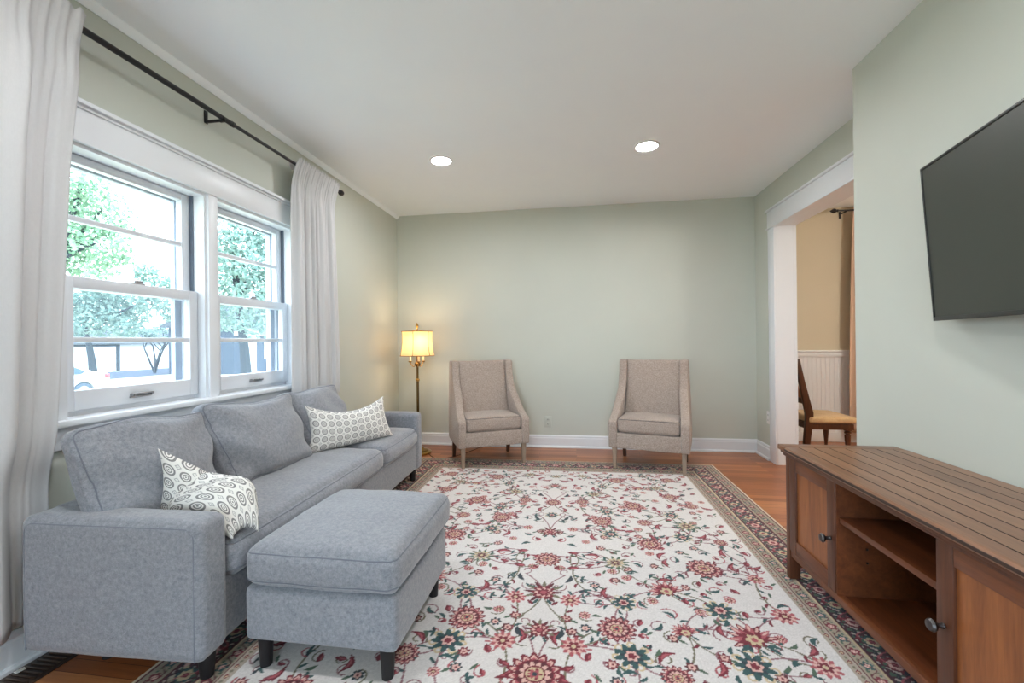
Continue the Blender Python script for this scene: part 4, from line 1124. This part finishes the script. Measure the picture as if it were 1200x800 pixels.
def tree(name, base, blobs, nleaf, size, m, label, seed, trunks=1, group=None):
    g = np.random.default_rng(seed)
    t = thing(name, label, 'tree', base, 0, group)
    b0 = np.array(base)
    cs = np.array([b[:3] for b in blobs])-b0; rs = np.array([b[3] for b in blobs])
    w = rs**2/np.sum(rs**2); verts = []; faces = []
    which = g.choice(len(blobs), nleaf, p=w)
    for k in which:
        d = g.normal(size=3); d /= np.linalg.norm(d)+1e-9
        p = cs[k]+d*rs[k]*(g.random()**.4)*np.array((1, 1, .85))
        a = g.normal(size=3); a /= np.linalg.norm(a); b = np.cross(a, g.normal(size=3)); b /= np.linalg.norm(b)+1e-9
        s = size*g.uniform(.6, 1.3); i = len(verts)
        verts += [p-a*s, p+b*s*.5, p+a*s, p-b*s*.5]; faces.append((i, i+1, i+2, i+3))
    me = bpy.data.meshes.new('foliage'); me.from_pydata([tuple(v) for v in verts], [], faces); 
    f = link('foliage', me, m, t, smooth=False)
    f['kind'] = 'stuff'
    bm = bmesh.new()
    for k in range(trunks):
        a = 2*PI*k/max(1, trunks)+.5; sp = .0 if trunks == 1 else .5
        top = cs[k % len(cs)]
        pts = [(0, 0, 0), (top[0]*.2+sp*.35*math.cos(a), top[1]*.2+sp*.5*math.sin(a), top[2]*.3), (top[0]*.6+sp*.6*math.cos(a), top[1]*.6+sp*1.0*math.sin(a), top[2]*.65), (top[0], top[1], top[2])]
        r = .16 if trunks == 1 else .06
        tube(pts, [r*1.3, r, r*.7, r*.35], 8, bm=bm)
        for q in range(5 if trunks == 1 else 1):
            c = cs[q % len(cs)]; s0 = Vector(pts[2]); tube([s0, s0.lerp(Vector(c), .5)+Vector((0, 0, .1)), Vector(c)], [r*.5, r*.35, r*.15], 6, bm=bm)
    obj('trunk', bm, M['bark'], t)
def ray(px, py, dist):
    """a point outdoors seen at that pixel, dist metres along the view axis (used once to choose where each tree stands)"""
    d = w_ + (px-600)/CAM_F*r_ - (py-400)/CAM_F*u_
    return Vector((0, 0, CAM_H))+d*dist
def blobs(lst, dist, dd=0):
    out = []
    for i, (px, py, rp) in enumerate(lst):
        p = ray(px, py, dist+(i % 3-1)*dd); out.append((p.x, p.y, p.z, rp*dist/CAM_F))
    return out
def on_ground(px, dist):
    p = ray(px, 400, dist); return (p.x, p.y, G)
tree('street_tree', on_ground(30, 14), blobs([(95, 215, 26), (120, 245, 32), (85, 262, 34), (112, 285, 34), (132, 268, 20), (95, 305, 30), (60, 240, 40), (55, 290, 40), (140, 300, 16), (120, 315, 18)], 14, .5), 5200, .085, M['leaf_a'], 'leafy green tree nearest the window, filling the corner of the left sash', 3)
tree('yard_tree', on_ground(110, 24), blobs([(95, 355, 26), (125, 350, 24), (150, 365, 24), (115, 375, 24), (175, 350, 20), (195, 335, 16), (170, 320, 14), (205, 365, 18), (85, 380, 22), (150, 385, 14)], 24, .8), 5200, .14, M['leaf_b'], 'wide blue green tree over the white garage across the road', 4)
tree('yard_tree', on_ground(290, 17), blobs([(270, 280, 30), (300, 265, 30), (320, 290, 28), (280, 315, 30), (310, 325, 28), (265, 340, 26), (295, 352, 26), (325, 360, 24), (270, 372, 22), (300, 378, 22), (335, 330, 24), (250, 300, 24)], 17, .8), 6500, .11, M['leaf_b'], 'dense tree filling the right window above the grey house', 5)
tree('ornamental_tree', on_ground(181, 31), blobs([(165, 388, 9), (190, 385, 9), (205, 392, 8), (176, 392, 7), (196, 397, 6)], 31, .2), 500, .12, M['leaf_b'], 'small multi stemmed tree with bare spreading trunks beside the garage', 6, trunks=5)

def make_garage():
    # garage with white sectional door, across the road
    x = -36.2
    t = thing('garage', 'white garage with wide sectional door across the road', 'garage', (x, 29, G))
    def loc(b): return b
    obj('wall', B((-6, 0, -8, 0.45, 0, 2.25), (-6, 0, .45, 12, 0, 2.2)), M['ext_white'], t, smooth=False)
    obj('door_frame', B((0, .10, .35, .62, 0, 2.1), (0, .10, -3.4, .62, 1.95, 2.1), (0, .10, -3.55, -3.3, 0, 2.1)), M['bark'], t, smooth=False)
    obj('door', B(*[(0, .06, -3.3, .35, k*.49, k*.49+.475, .01) for k in range(4)]), M['ext_white'], t)
    obj('roof', prism([(-6.4, 2.2), (.5, 2.2), (-3, 3.6)], 'y', -8.4, 12.4), M['roof'], t, smooth=False)
    for k, (y, z) in enumerate(((1.5, .25), (2.0, .3))):
        pass
make_garage()
def make_house():
    p = ray(290, 400, 30)
    t = thing('house', 'grey house with white porch post beyond the right window', 'house', (p.x, p.y, G))
    obj('wall', B((-5, 0, -1.2, 9, 0, 3.2)), M['ext_grey'], t, smooth=False)
    obj('porch_post', B((.3, .6, -.3, .1, 0, 2.6), (.25, .65, -.35, .15, 0, .12), (.25, .65, -.35, .15, 2.5, 2.6)), M['ext_white'], t, smooth=False)
    obj('porch_beam', B((0, .7, -1.2, 9, 2.6, 2.9)), M['ext_white'], t, smooth=False)
    obj('window', B((0, .05, 1.6, 3.0, .9, 2.3)), M['ext_white'], t, smooth=False)
    obj('roof', prism([(-5.5, 3.2), (1.0, 3.0), (-2.4, 5.0)], 'y', -1.5, 9.4), M['roof'], t, smooth=False)
make_house()
def make_car():
    t = thing('car', 'white car parked outside, its rear end showing in the left window', 'car', (-17.9, 13.4, G))
    W = 1.74
    side = [(-3.45, .35), (-3.5, .62), (-3.3, .80), (-2.3, .92), (-1.55, 1.36), (-.95, 1.44), (-.35, 1.38), (.30, 1.05), (.78, .98), (.88, .86), (.92, .50), (.85, .28), (.38, .24)]
    for k in range(9):
        a = PI*k/8; side.append((.38*math.cos(a), .30+.38*math.sin(a)))
    side += [(-2.15, .24)]
    for k in range(9):
        a = PI*k/8; side.append((-2.6+.38*math.cos(a), .30+.38*math.sin(a)))
    bm = prism(side, 'x', -W, 0)
    for v in bm.verts:
        if v.co.z > .95: 
            f = (v.co.z-.95)/.5*.17; v.co.x = -W/2+(v.co.x+W/2)*(1-f)
    obj('body', bm, M['car_paint'], t, angle=30)
    gl = [(-2.0, .98), (-1.5, 1.30), (-.95, 1.37), (-.45, 1.33), (.08, 1.05), (-.1, .96)]
    bm = prism(gl, 'x', -W-.012, .012)
    for v in bm.verts:
        if v.co.z > .95:
            f = (v.co.z-.95)/.5*.165; v.co.x = -W/2+(v.co.x+W/2)*(1-f)
    obj('side_window', bm, M['car_glass'], t, smooth=False)
    obj('tail_lamp', B((-.42, .012, .70, .90, .74, .92, .03)), M['tail'], t)
    for y in (0, -2.6):
        for x in (-.11, -W+.11):
            w = obj('wheel', xform(lathe([(.20, -.1), (.30, -.1), (.32, -.07), (.32, .07), (.30, .1), (.20, .1)], 28), T(x, y, .32) @ R(PI/2, 'Y')), M['tyre'], t)
            obj('hub_cap', xform(lathe([(.21, -.09), (.19, -.104), (.05, -.108), (.05, .108), (.19, .104), (.21, .09)], 20), T(x, y, .32) @ R(PI/2, 'Y')), M['chrome'], w)
make_car()
